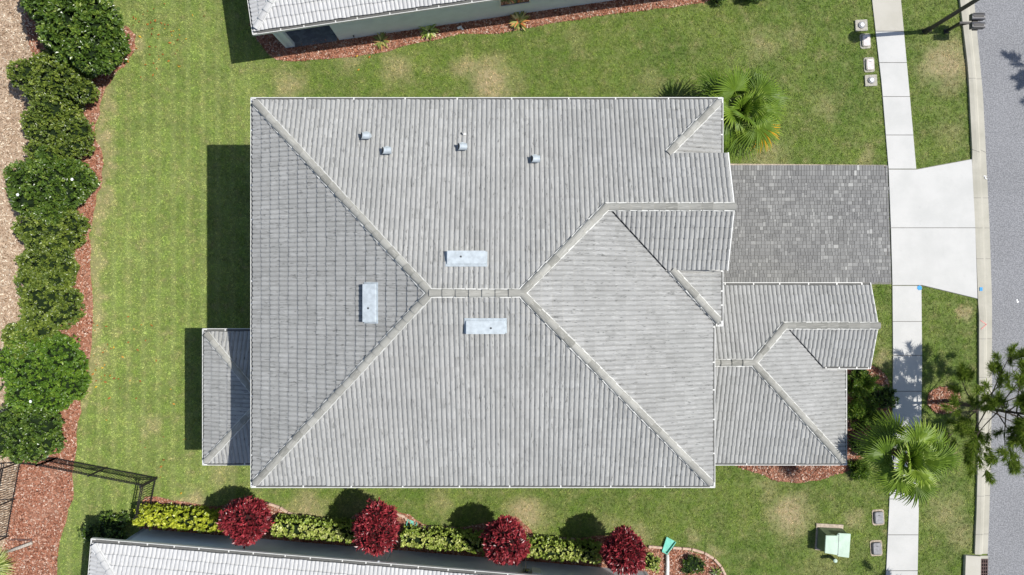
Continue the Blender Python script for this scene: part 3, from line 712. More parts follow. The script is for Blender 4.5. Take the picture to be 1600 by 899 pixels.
# ------------------------------------------------------------------ neighbours' houses
def neighbour(corner, th, vs_, L, W, label, opening=None, over=.7, over_l=.35, zW=32 * .11):
    """hip-roofed house; u runs along the visible eave, v into the house"""
    c = Vector((corner.x, corner.y, 0)); u = Vector((math.cos(th), math.sin(th), 0)); v = Vector((-math.sin(th), math.cos(th), 0)) * vs_
    h = empty('house', c, label, 'house'); z = zW
    def q(a, b, zz=z): return Vector((c.x, c.y, 0)) + u * a + v * b + Vector((0, 0, zz))
    def q2(*l): return [tuple(q(a, b)[:2]) for a, b in l]
    Rf = Roof(); hw = W / 2
    Rf.slope(q(0, 0), u[:2], v[:2], [q2((0, 0), (L, 0), (L - hw, hw), (hw, hw))])
    Rf.slope(q(0, W), u[:2], (-v)[:2], [q2((0, W), (L, W), (L - hw, hw), (hw, hw))])
    Rf.slope(q(0, 0), v[:2], u[:2], [q2((0, 0), (0, W), (hw, hw))])
    Rf.slope(q(L, 0), v[:2], (-u)[:2], [q2((L, 0), (L, W), (L - hw, hw))])
    ro = Rf.done(None, M['roof_tile_pale']); root(ro, h); zr = z + SL * hw
    for a, b in ((q(.22, .22, z + .075), q(hw, hw, zr)), (q(.22, W - .22, z + .075), q(hw, hw, zr)), (q(L - .22, .22, z + .075), q(L - hw, hw, zr)), (q(L - .22, W - .22, z + .075), q(L - hw, hw, zr)), (q(hw, hw, zr), q(L - hw, hw, zr))):
        ridge_caps(a, b, ro, M['ridge_tile_pale'], M['mortar_pale'])
    root(gutter(q(-.02, 0), q(L + .02, 0), (-v)[:2], None, strap=1.15), h); root(gutter(q(0, -.02), q(0, W), (-u)[:2], None, strap=1.3), h)
    m = MB(); a0, a1, b0, b1 = over_l, L - over_l, over, W - over
    def wl(p0, p1, z0=0, z1=z - .1): 
        A = q(*p0, (z0 + z1) / 2); B = q(*p1, (z0 + z1) / 2); m.bar(A, B, .2, z1 - z0)
    if opening:
        o0, o1, dep = opening
        wl((a0 + .1, b0 + .1), (o0, b0 + .1)); wl((o1, b0 + .1), (a1, b0 + .1)); wl((o1, b0 + .2), (o1, b0 + dep)); wl((a0, b0 + dep), (o1 + .1, b0 + dep)); wl((a0, b0 + dep), (a0, b1))
        wl((a0 + .1, b0), (a0 + .1, b0 + .45))
        mm = MB(); mm.prism([tuple(p) for p in q2((a0 - .05, b0 - .02), (o1 - .1, b0 - .02), (o1 - .1, b0 + dep), (a0 - .05, b0 + dep))], -.01, .05); root(mm.build('porch_floor', M['dark_pavers'], None), h)
    else:
        wl((a0, b0 + .1), (a1, b0 + .1)); wl((a0 + .1, b0), (a0 + .1, b1))
    wl((a0, b1), (a1, b1)); wl((a1, b0), (a1, b1))
    root(m.build('wall', M['stucco_blue'], None), h)
    m = MB(); m.prism([tuple(p) for p in q2((.05, .05), (L - .05, .05), (L - .05, W - .05), (.05, W - .05))], z - .15, z - .11); root(m.build('soffit', M['trim'], None), h)
    return h, q, u, v, q2
thT = math.atan(.146)
hT, qT, uT, vT, q2T = neighbour(gx(-364.5, -356.4), thT, 1, 23.0, 13.0, 'pale roofed neighbouring house at the top edge with a dark paved corner porch', opening=(.85, 2.95, 3.0), over=.47, over_l=.42, zW=3.2)
thB = -math.atan(.084)
hB, qB, uB, vB, q2B = neighbour(gx(-585, 350), thB, -1, 24.2, 13.0, 'pale roofed neighbouring house at the bottom edge behind the clipped hedges and red shrubs', over=.78, over_l=.30)
window(hT, qT(11.25, .47 - .02, 1.75), 1.35, .95, (-vT)[:2])
window(hB, qB(14.3, .78 - .02, 2.0), 1.1, .8, (-vB)[:2])
window(hB, qB(8.8, .78 - .02, 2.3), 1.1, .8, (-vB)[:2])
# small tap on the top house, downspouts and the service boxes on the bottom house
m = MB(); p = qT(3.7, .45, .4); m.tube([p, p - vT * .08], .03); m.tube([p - vT * .08 - uT * .05, p - vT * .08 + uT * .05], .015); root(m.build('garden_tap', M['vent_dark'], None), hT)
m = MB(); p = qB(12.0, .73, 0); m.bar(p + Vector((0, 0, .15)), p + Vector((0, 0, 3.3)), .07, .08); m.bar(p + Vector((0, 0, 3.3)), qB(12.0, -.05, 3.42), .07, .07); m.bar(p + Vector((0, 0, .15)), p - vB * .4 + Vector((0, 0, .06)), .07, .07)
root(m.build('downspout', M['stucco_blue'], None), hB)
m = MB(); p = qB(18.3, .66, 1.6); m.box(p, (.32, .16, .5), rz=thB); b1 = root(m.build('meter_box', M['box_gray'], None, bevel=.01), hB)
m = MB(); p = qB(18.75, .66, 1.45); m.box(p, (.42, .14, .55), rz=thB); b2 = root(m.build('panel_box', M['gutter'], None, bevel=.01), hB)
m = MB(); m.tube([qB(18.3, .57, 1.75), qB(18.3, .50, 1.75)], .09, 14); m.build('meter_dial', M['glass'], b1)
m = MB(); m.tube([qB(18.3, .70, .0), qB(18.3, .70, 1.4)], .025); m.tube([qB(18.1, .70, .0), qB(18.1, .70, 2.6)], .02); root(m.build('conduit', M['gutter'], None), hB)
NH = [q2T((.3, .6), (22.7, .6), (22.7, 12.4), (.3, 12.4)), q2B((.3, .75), (23.9, .75), (23.9, 12.2), (.3, 12.2))]

# ------------------------------------------------------------------ grass blades, chips and fallen leaves
def blades_mesh(name, pts, h, wd, n, mat, spread=.035):
    N = len(pts); P3 = np.repeat(pts, n, 0); K = len(P3)
    P3 = P3 + np.column_stack([rng.normal(0, spread, (K, 2)), np.zeros(K)])
    an = rng.uniform(0, 2 * np.pi, K); ln = h * rng.uniform(.5, 1.3, K); lean = rng.uniform(.3, 1.15, K)
    dx, dy = np.cos(an), np.sin(an); ww = wd * rng.uniform(.6, 1.3, K)
    side = np.column_stack([-dy, dx, np.zeros(K)]) * ww[:, None]
    tip = P3 + np.column_stack([dx * ln * np.sin(lean), dy * ln * np.sin(lean), ln * np.cos(lean)])
    V = np.stack([P3 - side, P3 + side, tip], 1).reshape(-1, 3); F = np.arange(K * 3).reshape(-1, 3)
    rr_ = np.repeat(rng.random(N), n) * .8 + rng.random(K) * .2
    return np_mesh(name, V, F, mat, rnd=rr_)
ND = 250
x0, x1, y0, y1 = -27, 22.6, -15.6, 15.6
Np = int((x1 - x0) * (y1 - y0) * ND)
gp = np.column_stack([rng.uniform(x0, x1, Np), rng.uniform(y0, y1, Np)])
ok = np.ones(Np, bool)
excl = beds + [dirtP, foot, porchF] + NH + [I(band(SWL, SWR, -330, 1230)), I(ap_all), [tuple(p) for p in dw]]
roadP = I(band(CL, [(-330, 2000), (1230, 2000)], -330, 1230)); excl.append(roadP)
for q in excl: ok &= ~inside(gp[:, 0], gp[:, 1], q)
ok &= ~inside(gp[:, 0], gp[:, 1], I([(1503, 868), (1530, 868), (1530, 960), (1503, 960)]))
# thin the sward on the dry patches
for (x, y, r, s) in DRY:
    c = at(x, y); dd_ = np.hypot(gp[:, 0] - c.x, gp[:, 1] - c.y); ok &= ~((dd_ < r * .8 / S) & (rng.random(Np) < .45 * s))
gp = gp[ok]; g3 = np.column_stack([gp, np.zeros(len(gp))])
o = blades_mesh('lawn_grass', g3, .058, .0085, 6, M['blades'])
tag(o, 'short mown grass of the lawns with dry straw coloured patches', 'grass', kind='stuff')
def chips(name, poly, dens, mat, label, size=(.045, .016), clipx=None):
    a = np.array(poly); lo, hi = a.min(0), a.max(0); lo = np.maximum(lo, [-26, -15]); hi = np.minimum(hi, [26, 15]); n = int((hi - lo).prod() * dens)
    p = np.column_stack([rng.uniform(lo[0], hi[0], n), rng.uniform(lo[1], hi[1], n)]); k = inside(p[:, 0], p[:, 1], poly)
    for q in NH + [foot]: k &= ~inside(p[:, 0], p[:, 1], q)
    p = p[k]; n = len(p)
    an = rng.uniform(0, np.pi, n); tl = rng.normal(0, .35, n); L_ = size[0] * rng.uniform(.4, 1.5, n); W_ = size[1] * rng.uniform(.5, 1.6, n)
    ax = np.column_stack([np.cos(an) * np.cos(tl), np.sin(an) * np.cos(tl), np.sin(tl)]) * L_[:, None]
    bx = np.column_stack([-np.sin(an), np.cos(an), rng.normal(0, .3, n)]) * W_[:, None]
    c = np.column_stack([p, .02 + rng.random(n) * .025])
    V = np.stack([c - ax - bx, c + ax - bx, c + ax + bx, c - ax + bx], 1).reshape(-1, 3)
    o = np_mesh(name, V, np.arange(n * 4).reshape(-1, 4), mat, rnd=rng.random(n)); tag(o, label, 'mulch', kind='stuff'); return o
for q, lb in zip(beds, ('reddish bark chips under the long shrub row on the left', 'reddish bark chips along the wall of the top house', 'reddish bark chips under the clipped hedges at the bottom', 'reddish bark chips around the front wing of the house', 'reddish bark chips around the pine trunk by the kerb')):
    chips('mulch_chips', q, 420, M['mulch_chips'], lb)
chips('dry_litter', dirtP, 260, M['litter'], 'dry pale leaf litter and twigs scattered over the bare dirt strip', (.05, .014))
# fallen leaves scattered on the back lawn
fl = []
for (cx, cy, r, n) in ((250, 60, 60, 46), (150, 570, 30, 22), (230, 45, 30, 18), (170, 600, 50, 16), (240, 700, 60, 12), (560, 80, 40, 6), (190, 520, 40, 12)):
    for _ in range(n): p = at(cx + rng.normal(0, r / 1.6), cy + rng.normal(0, r / 1.6)); fl.append((p.x, p.y))
fl = np.array(fl); k = ~inside(fl[:, 0], fl[:, 1], mulchL); fl = fl[k]; n = len(fl); an = rng.uniform(0, 6.3, n); L_ = rng.uniform(.035, .085, n)
c3 = np.column_stack([fl, np.full(n, .06)]); ax = np.column_stack([np.cos(an), np.sin(an), rng.normal(0, .25, n)]) * L_[:, None]; bx = np.column_stack([-np.sin(an), np.cos(an), rng.normal(0, .25, n)]) * (L_ * .5)[:, None]
V = np.stack([c3 - ax, c3 - bx, c3 + ax, c3 + bx], 1).reshape(-1, 3)
tag(np_mesh('fallen_leaves', V, np.arange(n * 4).reshape(-1, 4), M['dead_leaf'], rnd=rng.random(n)), 'brown and orange fallen leaves lying on the back lawn', 'leaves', kind='stuff')

# ------------------------------------------------------------------ foliage helpers
def leaves(C3, D3, L_, W_, fold=.25):
    """kite-shaped folded leaves at C3 pointing along D3; returns verts, tri faces"""
    n = len(C3); D3 = D3 / np.linalg.norm(D3, axis=1, keepdims=True)
    rv = rng.normal(0, 1, (n, 3)); rv[:, 2] += 1.6; sd = np.cross(D3, rv); sd /= np.linalg.norm(sd, axis=1, keepdims=True) + 1e-9; up = np.cross(sd, D3)
    up *= np.sign(up[:, 2:3] + 1e-9)
    a = C3; b = C3 + D3 * L_[:, None] * .5 + sd * W_[:, None] + up * (W_ * fold)[:, None]; c = C3 + D3 * L_[:, None] - up * (L_ * .12)[:, None]
    d = C3 + D3 * L_[:, None] * .5 - sd * W_[:, None] + up * (W_ * fold)[:, None]
    V = np.stack([a, b, c, d], 1).reshape(-1, 3); base = np.arange(n)[:, None] * 4
    F = np.concatenate([base + [[0, 1, 2]], base + [[0, 2, 3]]], 0)
    return V, F
def rosettes(cent, nrm, per, L_, W_, openness=.9):
    n = len(cent) * per; c = np.repeat(cent, per, 0) + rng.normal(0, .015, (n, 3)); nn = np.repeat(nrm, per, 0)
    rv = rng.normal(0, 1, (n, 3)); tan = rv - nn * (rv * nn).sum(1, keepdims=True); tan /= np.linalg.norm(tan, axis=1, keepdims=True)
    k = rng.uniform(.25, 1.0, (n, 1)) * openness; D = tan * k + nn * (1 - k * .75)
    ll = L_ * rng.uniform(.6, 1.2, n); V, F = leaves(c, D, ll, W_ * rng.uniform(.7, 1.2, n) * ll / L_)
    r = np.clip(np.repeat(rng.beta(2, 2.2, len(cent)), per) * .6 + rng.random(n) * .42, 0, 1)
    return V, F, np.concatenate([r, r])
def lobes_surface(lobes, dens, zmin=.12, shell=1.0):
    """points on the union of ellipsoids (cx,cy,cz,rx,ry,rz)"""
    P_, N_ = [], []
    for i, (cx, cy, cz, rx, ry, rz_) in enumerate(lobes):
        n = int(dens * (rx * ry + rx * rz_ + ry * rz_) * 4.2); v = rng.normal(0, 1, (n, 3)); v /= np.linalg.norm(v, axis=1, keepdims=True)
        rr = shell * (rng.uniform(.84, 1.04, (n, 1)) + (rng.random((n, 1)) < .18) * rng.uniform(0, .22, (n, 1))); p = v * [rx, ry, rz_] * rr + [cx, cy, cz]; nn = v / [rx, ry, rz_]; nn /= np.linalg.norm(nn, axis=1, keepdims=True)
        k = p[:, 2] > zmin
        for j, (dx, dy, dz, ex, ey, ez) in enumerate(lobes):
            if j != i: k &= (((p - [dx, dy, dz]) / [ex, ey, ez]) ** 2).sum(1) > .80 * shell ** 2
        P_.append(p[k]); N_.append(nn[k])
    return np.concatenate(P_), np.concatenate(N_)
def core(lobes, mat, parent, k=.70):
    m = bmesh.new()
    for (cx, cy, cz, rx, ry, rz_) in lobes:
        bmesh.ops.create_icosphere(m, subdivisions=2, radius=1, matrix=Matrix.Translation((cx, cy, cz)) @ Matrix.Diagonal((rx * k, ry * k, rz_ * k, 1)))
    for v in m.verts: v.co += Vector(rng.normal(0, .03, 3)); v.co.z = max(v.co.z, .03)
    me = bpy.data.meshes.new('twigs'); m.to_mesh(me); m.free(); return link('twigs', me, mat, parent)  # dark filler blobs added inside the leaves against see-through, not modelled twigs
leaf_mat('core_dark', [(0, (.012, .022, .008)), (1, (.02, .035, .012))], .9, .1)  # dark colour for the added filler cores
leaf_mat('core_dark_red', [(0, (.03, .012, .012)), (1, (.05, .02, .02))], .9, .1)
def shrub(name, base, lobes, leafL, leafW, per, dens, mat, label, cat='shrub', group=None, core_mat='core_dark', openness=.9, twoz=True):
    o = empty(name, base, label, cat, group)
    p, n = lobes_surface(lobes, dens); V, F, r = rosettes(p, n, per, leafL, leafW, openness)
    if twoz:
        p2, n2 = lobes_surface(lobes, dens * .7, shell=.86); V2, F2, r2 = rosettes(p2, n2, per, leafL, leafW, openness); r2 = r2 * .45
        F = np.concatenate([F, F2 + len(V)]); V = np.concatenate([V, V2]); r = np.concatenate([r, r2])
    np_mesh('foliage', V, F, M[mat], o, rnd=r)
    core(lobes, M[core_mat], o)
    m = MB()
    for (cx, cy, cz, rx, ry, rz_) in lobes[:5]: m.tube([(cx * .2, cy * .2, -.02), (cx * .6, cy * .6, cz * .5), (cx, cy, cz)], [.04, .03, .015], 6)
    m.build('stem', M['bark'], o)
    return o
def dome_lobes(r, h, n=6, k=.62):
    L = [(0, 0, h * .48, r * .78, r * .78, h * .5)]
    for i in range(n):
        a = 2 * math.pi * (i + random.random() * .7) / n; d_ = r * random.uniform(.5, .92); q = r * random.uniform(.26, .5)
        L.append((math.cos(a) * d_, math.sin(a) * d_, h * random.uniform(.38, .72), q, q, h * random.uniform(.26, .36)))
    return L
# --- the long shrub row on the left
row = [(72, -12, 44, 2.2, 'leaf_mid', .13, 'mid green shrub at the top left corner of the long shrub row'),
       (122, 38, 66, 3.1, 'leaf_dark', .19, 'tallest dark glossy shrub with large leaves, near the top of the shrub row'),
       (168, 68, 27, 1.7, 'leaf_dark', .17, 'small dark glossy shrub jutting onto the mulch beside the tallest shrub'),
       (88, 132, 50, 2.2, 'leaf_mid', .12, 'fine leaved shrub just below the tallest glossy shrub in the row'),
       (90, 210, 45, 1.9, 'leaf_mid', .11, 'low dull green shrub above the flowering shrub that juts left over the dirt'),
       (78, 288, 55, 2.3, 'leaf_dark', .14, 'dark shrub with a few white blooms jutting left over the dirt strip'),
       (74, 352, 44, 2.0, 'leaf_mid', .11, 'narrow shrub directly below the white blooming shrub'),
       (70, 408, 42, 1.9, 'leaf_mid', .11, 'olive green shrub halfway down the row beside a bare gap of mulch'),
       (68, 468, 45, 2.0, 'leaf_mid', .11, 'yellowish green shrub above the broad glossy shrub near the row bottom'),
       (50, 528, 34, 1.9, 'leaf_mid', .12, 'small shrub squeezed in above the broad bright glossy shrub'),
       (60, 585, 63, 2.4, 'leaf_bright', .13, 'broad bright green glossy shrub opposite the back porch'),
       (42, 675, 52, 2.1, 'leaf_dark', .11, 'last shrub of the row, growing over the start of the black fence')]
for i, (px, py, r, h, mt, ls, lb) in enumerate(row):
    b = at(px, py, h * .6); b.z = 0
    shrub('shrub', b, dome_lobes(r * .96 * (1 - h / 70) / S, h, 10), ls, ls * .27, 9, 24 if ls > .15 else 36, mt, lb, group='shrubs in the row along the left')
m = MB()
def blob_flower(px, py, z, r):
    p = at(px, py, z)
    for k in range(6):
        a = k * 1.05; q = p + Vector((math.cos(a) * r, math.sin(a) * r, .02)); m.add([p, p + Vector((math.cos(a - .5) * r * .8, math.sin(a - .5) * r * .8, .03)), q, p + Vector((math.cos(a + .5) * r * .8, math.sin(a + .5) * r * .8, .03))], [(0, 1, 2, 3)])
for (px, py) in ((113, 281), (28, 305), (48, 628)):
    m = MB(); blob_flower(px, py, 2.5 if py < 400 else 2.4, .07)
    # flowers belong to the nearest shrub
    o_ = min([o for o in C.objects if o.name.startswith('shrub')], key=lambda o: (o.location - at(px, py, 0)).length)
    root(m.build('bloom', M['box_cap'], None), o_)

# --- clipped hedges along the bottom neighbour's wall
def hedge(x0_, x1_, v0, v1, h, mat, label, per=8, leafL=.14):
    """box hedge in the bottom house's frame: u from x0_ to x1_, v from v0 to v1"""
    c = qB((x0_ + x1_) / 2, (v0 + v1) / 2, 0); o = empty('hedge', c, label, 'hedge', 'clipped hedges along the bottom wall', rz=thB)
    lx, ly = (x1_ - x0_) / 2, abs(v1 - v0) / 2; n = int(56 * (4 * lx * ly)); 
    top = np.column_stack([rng.uniform(-lx, lx, n), rng.uniform(-ly, ly, n), h + rng.normal(0, .035, n)]); nt_ = np.tile([0, 0, 1.], (n, 1)) + rng.normal(0, .3, (n, 3))
    e = np.minimum(lx - np.abs(top[:, 0]), ly - np.abs(top[:, 1])); top[:, 2] -= np.clip(.10 - e, 0, .1) * .9
    n2 = int(42 * (4 * (lx + ly) * h)); sd = rng.integers(0, 4, n2); z = rng.uniform(.1, h, n2); uu_ = rng.uniform(-1, 1, n2)
    sp = np.zeros((n2, 3)); sn = np.zeros((n2, 3)); per_ = rng.random(n2) < lx / (lx + ly); sg = np.where(rng.random(n2) < .5, -1, 1)
    sp[per_] = np.column_stack([uu_[per_] * lx, sg[per_] * ly, z[per_]]); sn[per_, 1] = sg[per_]; q_ = ~per_
    sp[q_] = np.column_stack([sg[q_] * lx, uu_[q_] * ly, z[q_]]); sn[q_, 0] = sg[q_]; sn[:, 2] += .4
    P_ = np.concatenate([top, sp + rng.normal(0, .035, sp.shape)]); N_ = np.concatenate([nt_, sn]); N_ /= np.linalg.norm(N_, axis=1, keepdims=True)
    V, F, r = rosettes(P_, N_, per, leafL, leafL * .34, .85)
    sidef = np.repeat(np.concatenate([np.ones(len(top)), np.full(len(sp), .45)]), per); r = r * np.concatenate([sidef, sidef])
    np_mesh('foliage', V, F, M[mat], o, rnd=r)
    m = MB(); m.box((0, 0, h * .5 - .03), (2 * lx - .2, 2 * ly - .2, h - .16)); m.build('twigs', M['core_dark'], o)  # dark box added inside the hedge so it isn't see-through
    return o
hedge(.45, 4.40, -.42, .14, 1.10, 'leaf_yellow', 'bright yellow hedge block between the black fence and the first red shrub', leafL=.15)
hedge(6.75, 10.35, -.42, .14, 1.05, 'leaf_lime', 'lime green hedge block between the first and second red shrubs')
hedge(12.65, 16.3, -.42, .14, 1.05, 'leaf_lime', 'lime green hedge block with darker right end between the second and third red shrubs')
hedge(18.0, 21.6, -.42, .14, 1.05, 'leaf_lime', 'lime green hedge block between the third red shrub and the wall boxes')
# --- red shrubs trained as small round trees
def red_tree(px, py, rr, label, h=2.3):
    b = at(px, py, h); b.z = 0
    o = empty('red_shrub', b, label, 'shrub', 'round red shrubs between the hedges')
    R_ = rr * (1 - h / 32) / S
    L = [(0, 0, h, R_ * .80, R_ * .80, R_ * .80)]
    for k in range(10):
        v = Vector(rng.normal(0, 1, 3)).normalized(); d_ = R_ * random.uniform(.42, .66); q_ = R_ * random.uniform(.34, .52); L.append((v.x * d_, v.y * d_, h + v.z * d_ * .9, q_, q_, q_))
    p, n = lobes_surface(L, 48, .3); V, F, r = rosettes(p, n, 5, .19, .036, .8)
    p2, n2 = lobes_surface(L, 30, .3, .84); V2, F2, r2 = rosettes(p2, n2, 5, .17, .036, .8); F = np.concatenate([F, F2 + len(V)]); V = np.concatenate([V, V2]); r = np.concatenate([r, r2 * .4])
    np_mesh('foliage', V, F, M['leaf_red'], o, rnd=r); core(L, M['core_dark_red'], o, .76)
    m = MB(); m.tube([(0, 0, -.02), (.03, .02, .8), (0, 0, h - .3)], [.06, .05, .04], 8); m.build('trunk', M['bark'], o)
red_tree(388, 812, 36, 'round dark red shrub beside the bright yellow hedge')
red_tree(589, 829, 37, 'round dark red shrub touching the upright teal splash block')
red_tree(788, 845, 37, 'round dark red shrub beside the tan bare patch of lawn')
red_tree(974, 863, 35, 'smallest darkest red shrub, nearest the white pipe at the bottom', 2.2)

# --- spiky bed plants by the top house
def spiky(px, py, r, n, mat, label, name='spiky_plant', wf=.09):
    b = at(px, py); o = empty(name, b, label, 'plant'); V = []; F = []; rn = []
    for k in range(n):
        a = rng.uniform(0, 6.283); L_ = r * rng.uniform(.6, 1.1); el = rng.uniform(.15, 1.2); w_ = r * wf
        d_ = np.array([math.cos(a), math.sin(a), 0]); s_ = np.array([-math.sin(a), math.cos(a), 0]); base = len(V)
        for i, f in enumerate((0, .4, .75, 1)):
            rad = L_ * f * math.cos(el * (1 - f * .5)); z = .05 + L_ * math.sin(el) * f * (1.15 - f * .6); ww = w_ * (1 - abs(f - .35) * 1.2) * (0.02 if f == 1 else 1)
            c_ = d_ * rad + np.array([0, 0, z]); V += [c_ - s_ * ww, c_ + s_ * ww]
        q_ = rng.random()
        for i in range(3): F.append((base + 2 * i, base + 2 * i + 1, base + 2 * i + 3, base + 2 * i + 2)); rn.append(q_)
    np_mesh('foliage', V, F, M[mat], o, rnd=rn)
    m = MB(); m.tube([(0, 0, -.02), (0, 0, .12)], [.08, .05], 8); m.build('stem', M['bark'], o)
spiky(597, 66, .48, 46, 'bromeliad', 'small yellowish spiky plant left of the green one by the top house')
spiky(671, 50, .55, 60, 'leaf_lime', 'green bushy spiky plant in the mulch by the top house')
spiky(811, 36, .60, 64, 'bromeliad', 'largest spiky plant with red and cream leaves by the top house')
shrub('shrub', at(1117, -6), dome_lobes(.45, .6, 4), .1, .02, 7, 40, 'leaf_dark', 'low dark shrub at the end of the top mulch bed')
shrub('shrub', at(1175, -8), dome_lobes(.6, .9, 4), .1, .02, 7, 40, 'leaf_dark', 'dark shrub cut off by the top edge above the fan palm')
shrub('shrub', at(180, 822), dome_lobes(.85, .9, 5), .13, .03, 7, 30, 'leaf_dark', 'dark shrub in the shade between the fence corner and the bottom house')
# low plants in the curved bed at the bottom
shrub('shrub', at(1082, 880), dome_lobes(.55, .35, 5), .08, .02, 7, 50, 'leaf_dark', 'low creeping plant inside the curved edging, right of the white pipe')
shrub('shrub', at(1018, 878), dome_lobes(.35, .5, 4), .1, .03, 7, 40, 'leaf_lime', 'small lime plant between the smallest red shrub and the white pipe')
spiky(1118, 893, .35, 40, 'leaf_mid', 'grassy tuft in the corner of the curved bottom bed')

# --- fan palms
def fan_palm(base, zc, lean, fronds, label, flen=1.15, pet=.9, seed=1, yellow=(), dark=0):
    rs = np.random.default_rng(seed)
    o = empty('fan_palm', (base.x, base.y, 0), label, 'palm tree', 'fan palms in the front garden'); top = Vector((lean.x, lean.y, zc))
    m = MB(); n = 10; pts = []; rad = []
    for k in range(n + 1): f = k / n; pts.append(Vector((0, 0, -.03)).lerp(top, f) + Vector((0, 0, 0))); rad.append(.17 - .03 * f + (.025 if k % 2 else 0))
    m.tube(pts, rad, 12)
    for k in range(46):
        f = rs.uniform(.25, 1); p_ = Vector((0, 0, 0)).lerp(top, f); a = rs.uniform(0, 6.28); dd_ = Vector((math.cos(a), math.sin(a), 0)); m.bar(p_ + dd_ * .12, p_ + dd_ * .30 + Vector((0, 0, .22)), .05, .02)
    m.build('trunk', M['palm_bark'], o)
    m = MB()
    for k in range(9):
        a = k * 2.4; d3 = Vector((math.cos(a) * .35, math.sin(a) * .35, 1)); m.tube([top - Vector((0, 0, .15)), top + d3 * .35, top + d3 * rs.uniform(.6, .95)], [.05, .07, .005], 6)
    sp_ = m.build('spear_leaves', M['palm_leaf'], o); sp_.data.attributes.new('rnd', 'FLOAT', 'FACE').data.foreach_set('value', np.full(len(sp_.data.polygons), .5, np.float32))
    for k in range(fronds):
        az = k * 2.399963 + rs.uniform(-.5, .5); q_ = k / fronds; el = R(80 - 100 * q_ ** .8) ; pl = pet * rs.uniform(.6, 1.2) * (.45 + .55 * min(1, q_ * 3)); fl_ = flen * rs.uniform(.82, 1.1)
        dh = Vector((math.cos(az), math.sin(az), 0)); d_ = dh * math.cos(el) + Vector((0, 0, math.sin(el)))
        p0 = top + Vector((0, 0, .02)); p1 = p0 + d_ * pl * .55; p2 = p0 + d_ * pl + Vector((0, 0, -.10 * pl))
        m = MB(); m.tube([p0, p1, p2], [.022, .016, .013], 6); fr = m.build('frond', M['palm_leaf'], o)
        at_ = fr.data.attributes.new('rnd', 'FLOAT', 'FACE'); at_.data.foreach_set('value', np.full(len(fr.data.polygons), .75, np.float32))
        ax = (p2 - p1).normalized(); sd = Vector((-math.sin(az), math.cos(az), 0)); roll = rs.uniform(-.5, .5); sd = Matrix.Rotation(roll, 3, ax) @ sd; nn = ax.cross(sd); 
        if nn.z < 0: nn = -nn
        ns = 34; V = []; F = []; rn = []; tone = .30 - dark + .35 * (1 - q_) + rs.uniform(-.15, .15)
        for i in range(ns):
            ph = R(-118 + 236 * i / (ns - 1)); dir_ = ax * math.cos(ph) + sd * math.sin(ph)
            L_ = fl_ * (.80 + .20 * math.cos(ph * .8)) * rs.uniform(.93, 1.05); hwid = L_ * .5 * math.tan(R(236 / (ns - 1) / 2)) * 1.05
            sv = (ax * -math.sin(ph) + sd * math.cos(ph)); fold = .030; droop = rs.uniform(.16, .46)
            hast = p2 + ax * .0; b = len(V)
            for f in (0.0, .25, .52, .78, 1.0):
                c_ = hast + dir_ * (L_ * f) - Vector((0, 0, 1)) * droop * L_ * f ** 2.6 + nn * (-.10 * L_ * (math.sin(ph / 2) ** 2) * f + .05 * f)
                wv = hwid * (f / .52 if f <= .52 else max(.04, (1 - f) / .48) ** .8) + .003
                V += [(c_ - sv * wv)[:], (c_ + nn * fold * min(f, 1 - f) * 2)[:], (c_ + sv * wv)[:]]
            for s_ in range(4):
                for h_ in range(2): F.append((b + 3 * s_ + h_, b + 3 * s_ + h_ + 1, b + 3 * s_ + h_ + 4, b + 3 * s_ + h_ + 3)); rn.append(min(1, max(0, tone + rs.uniform(-.12, .12) + (.22 if s_ == 3 else 0))))
        np_mesh('fan', V, F, M['palm_yellow'] if k in yellow else M['palm_leaf'], fr, rnd=rn)
    return o
b2_ = at(1402, 716, 3.7); base2 = at(1376, 700, 0)
fan_palm(gx(532, 229), 4.35, Vector((.0, .0, 0)) , 20, 'fan palm whose crown hangs over the lower sidewalk beside the front wing', 1.12, 1.12, 5)
base1 = gx(335, -258)
fan_palm(base1, 1.9, Vector((0, 0, 0)), 22, 'fan palm with one yellow frond beside the roof corner above the driveway', 1.25, 1.25, 9, yellow=(18,), dark=.10)

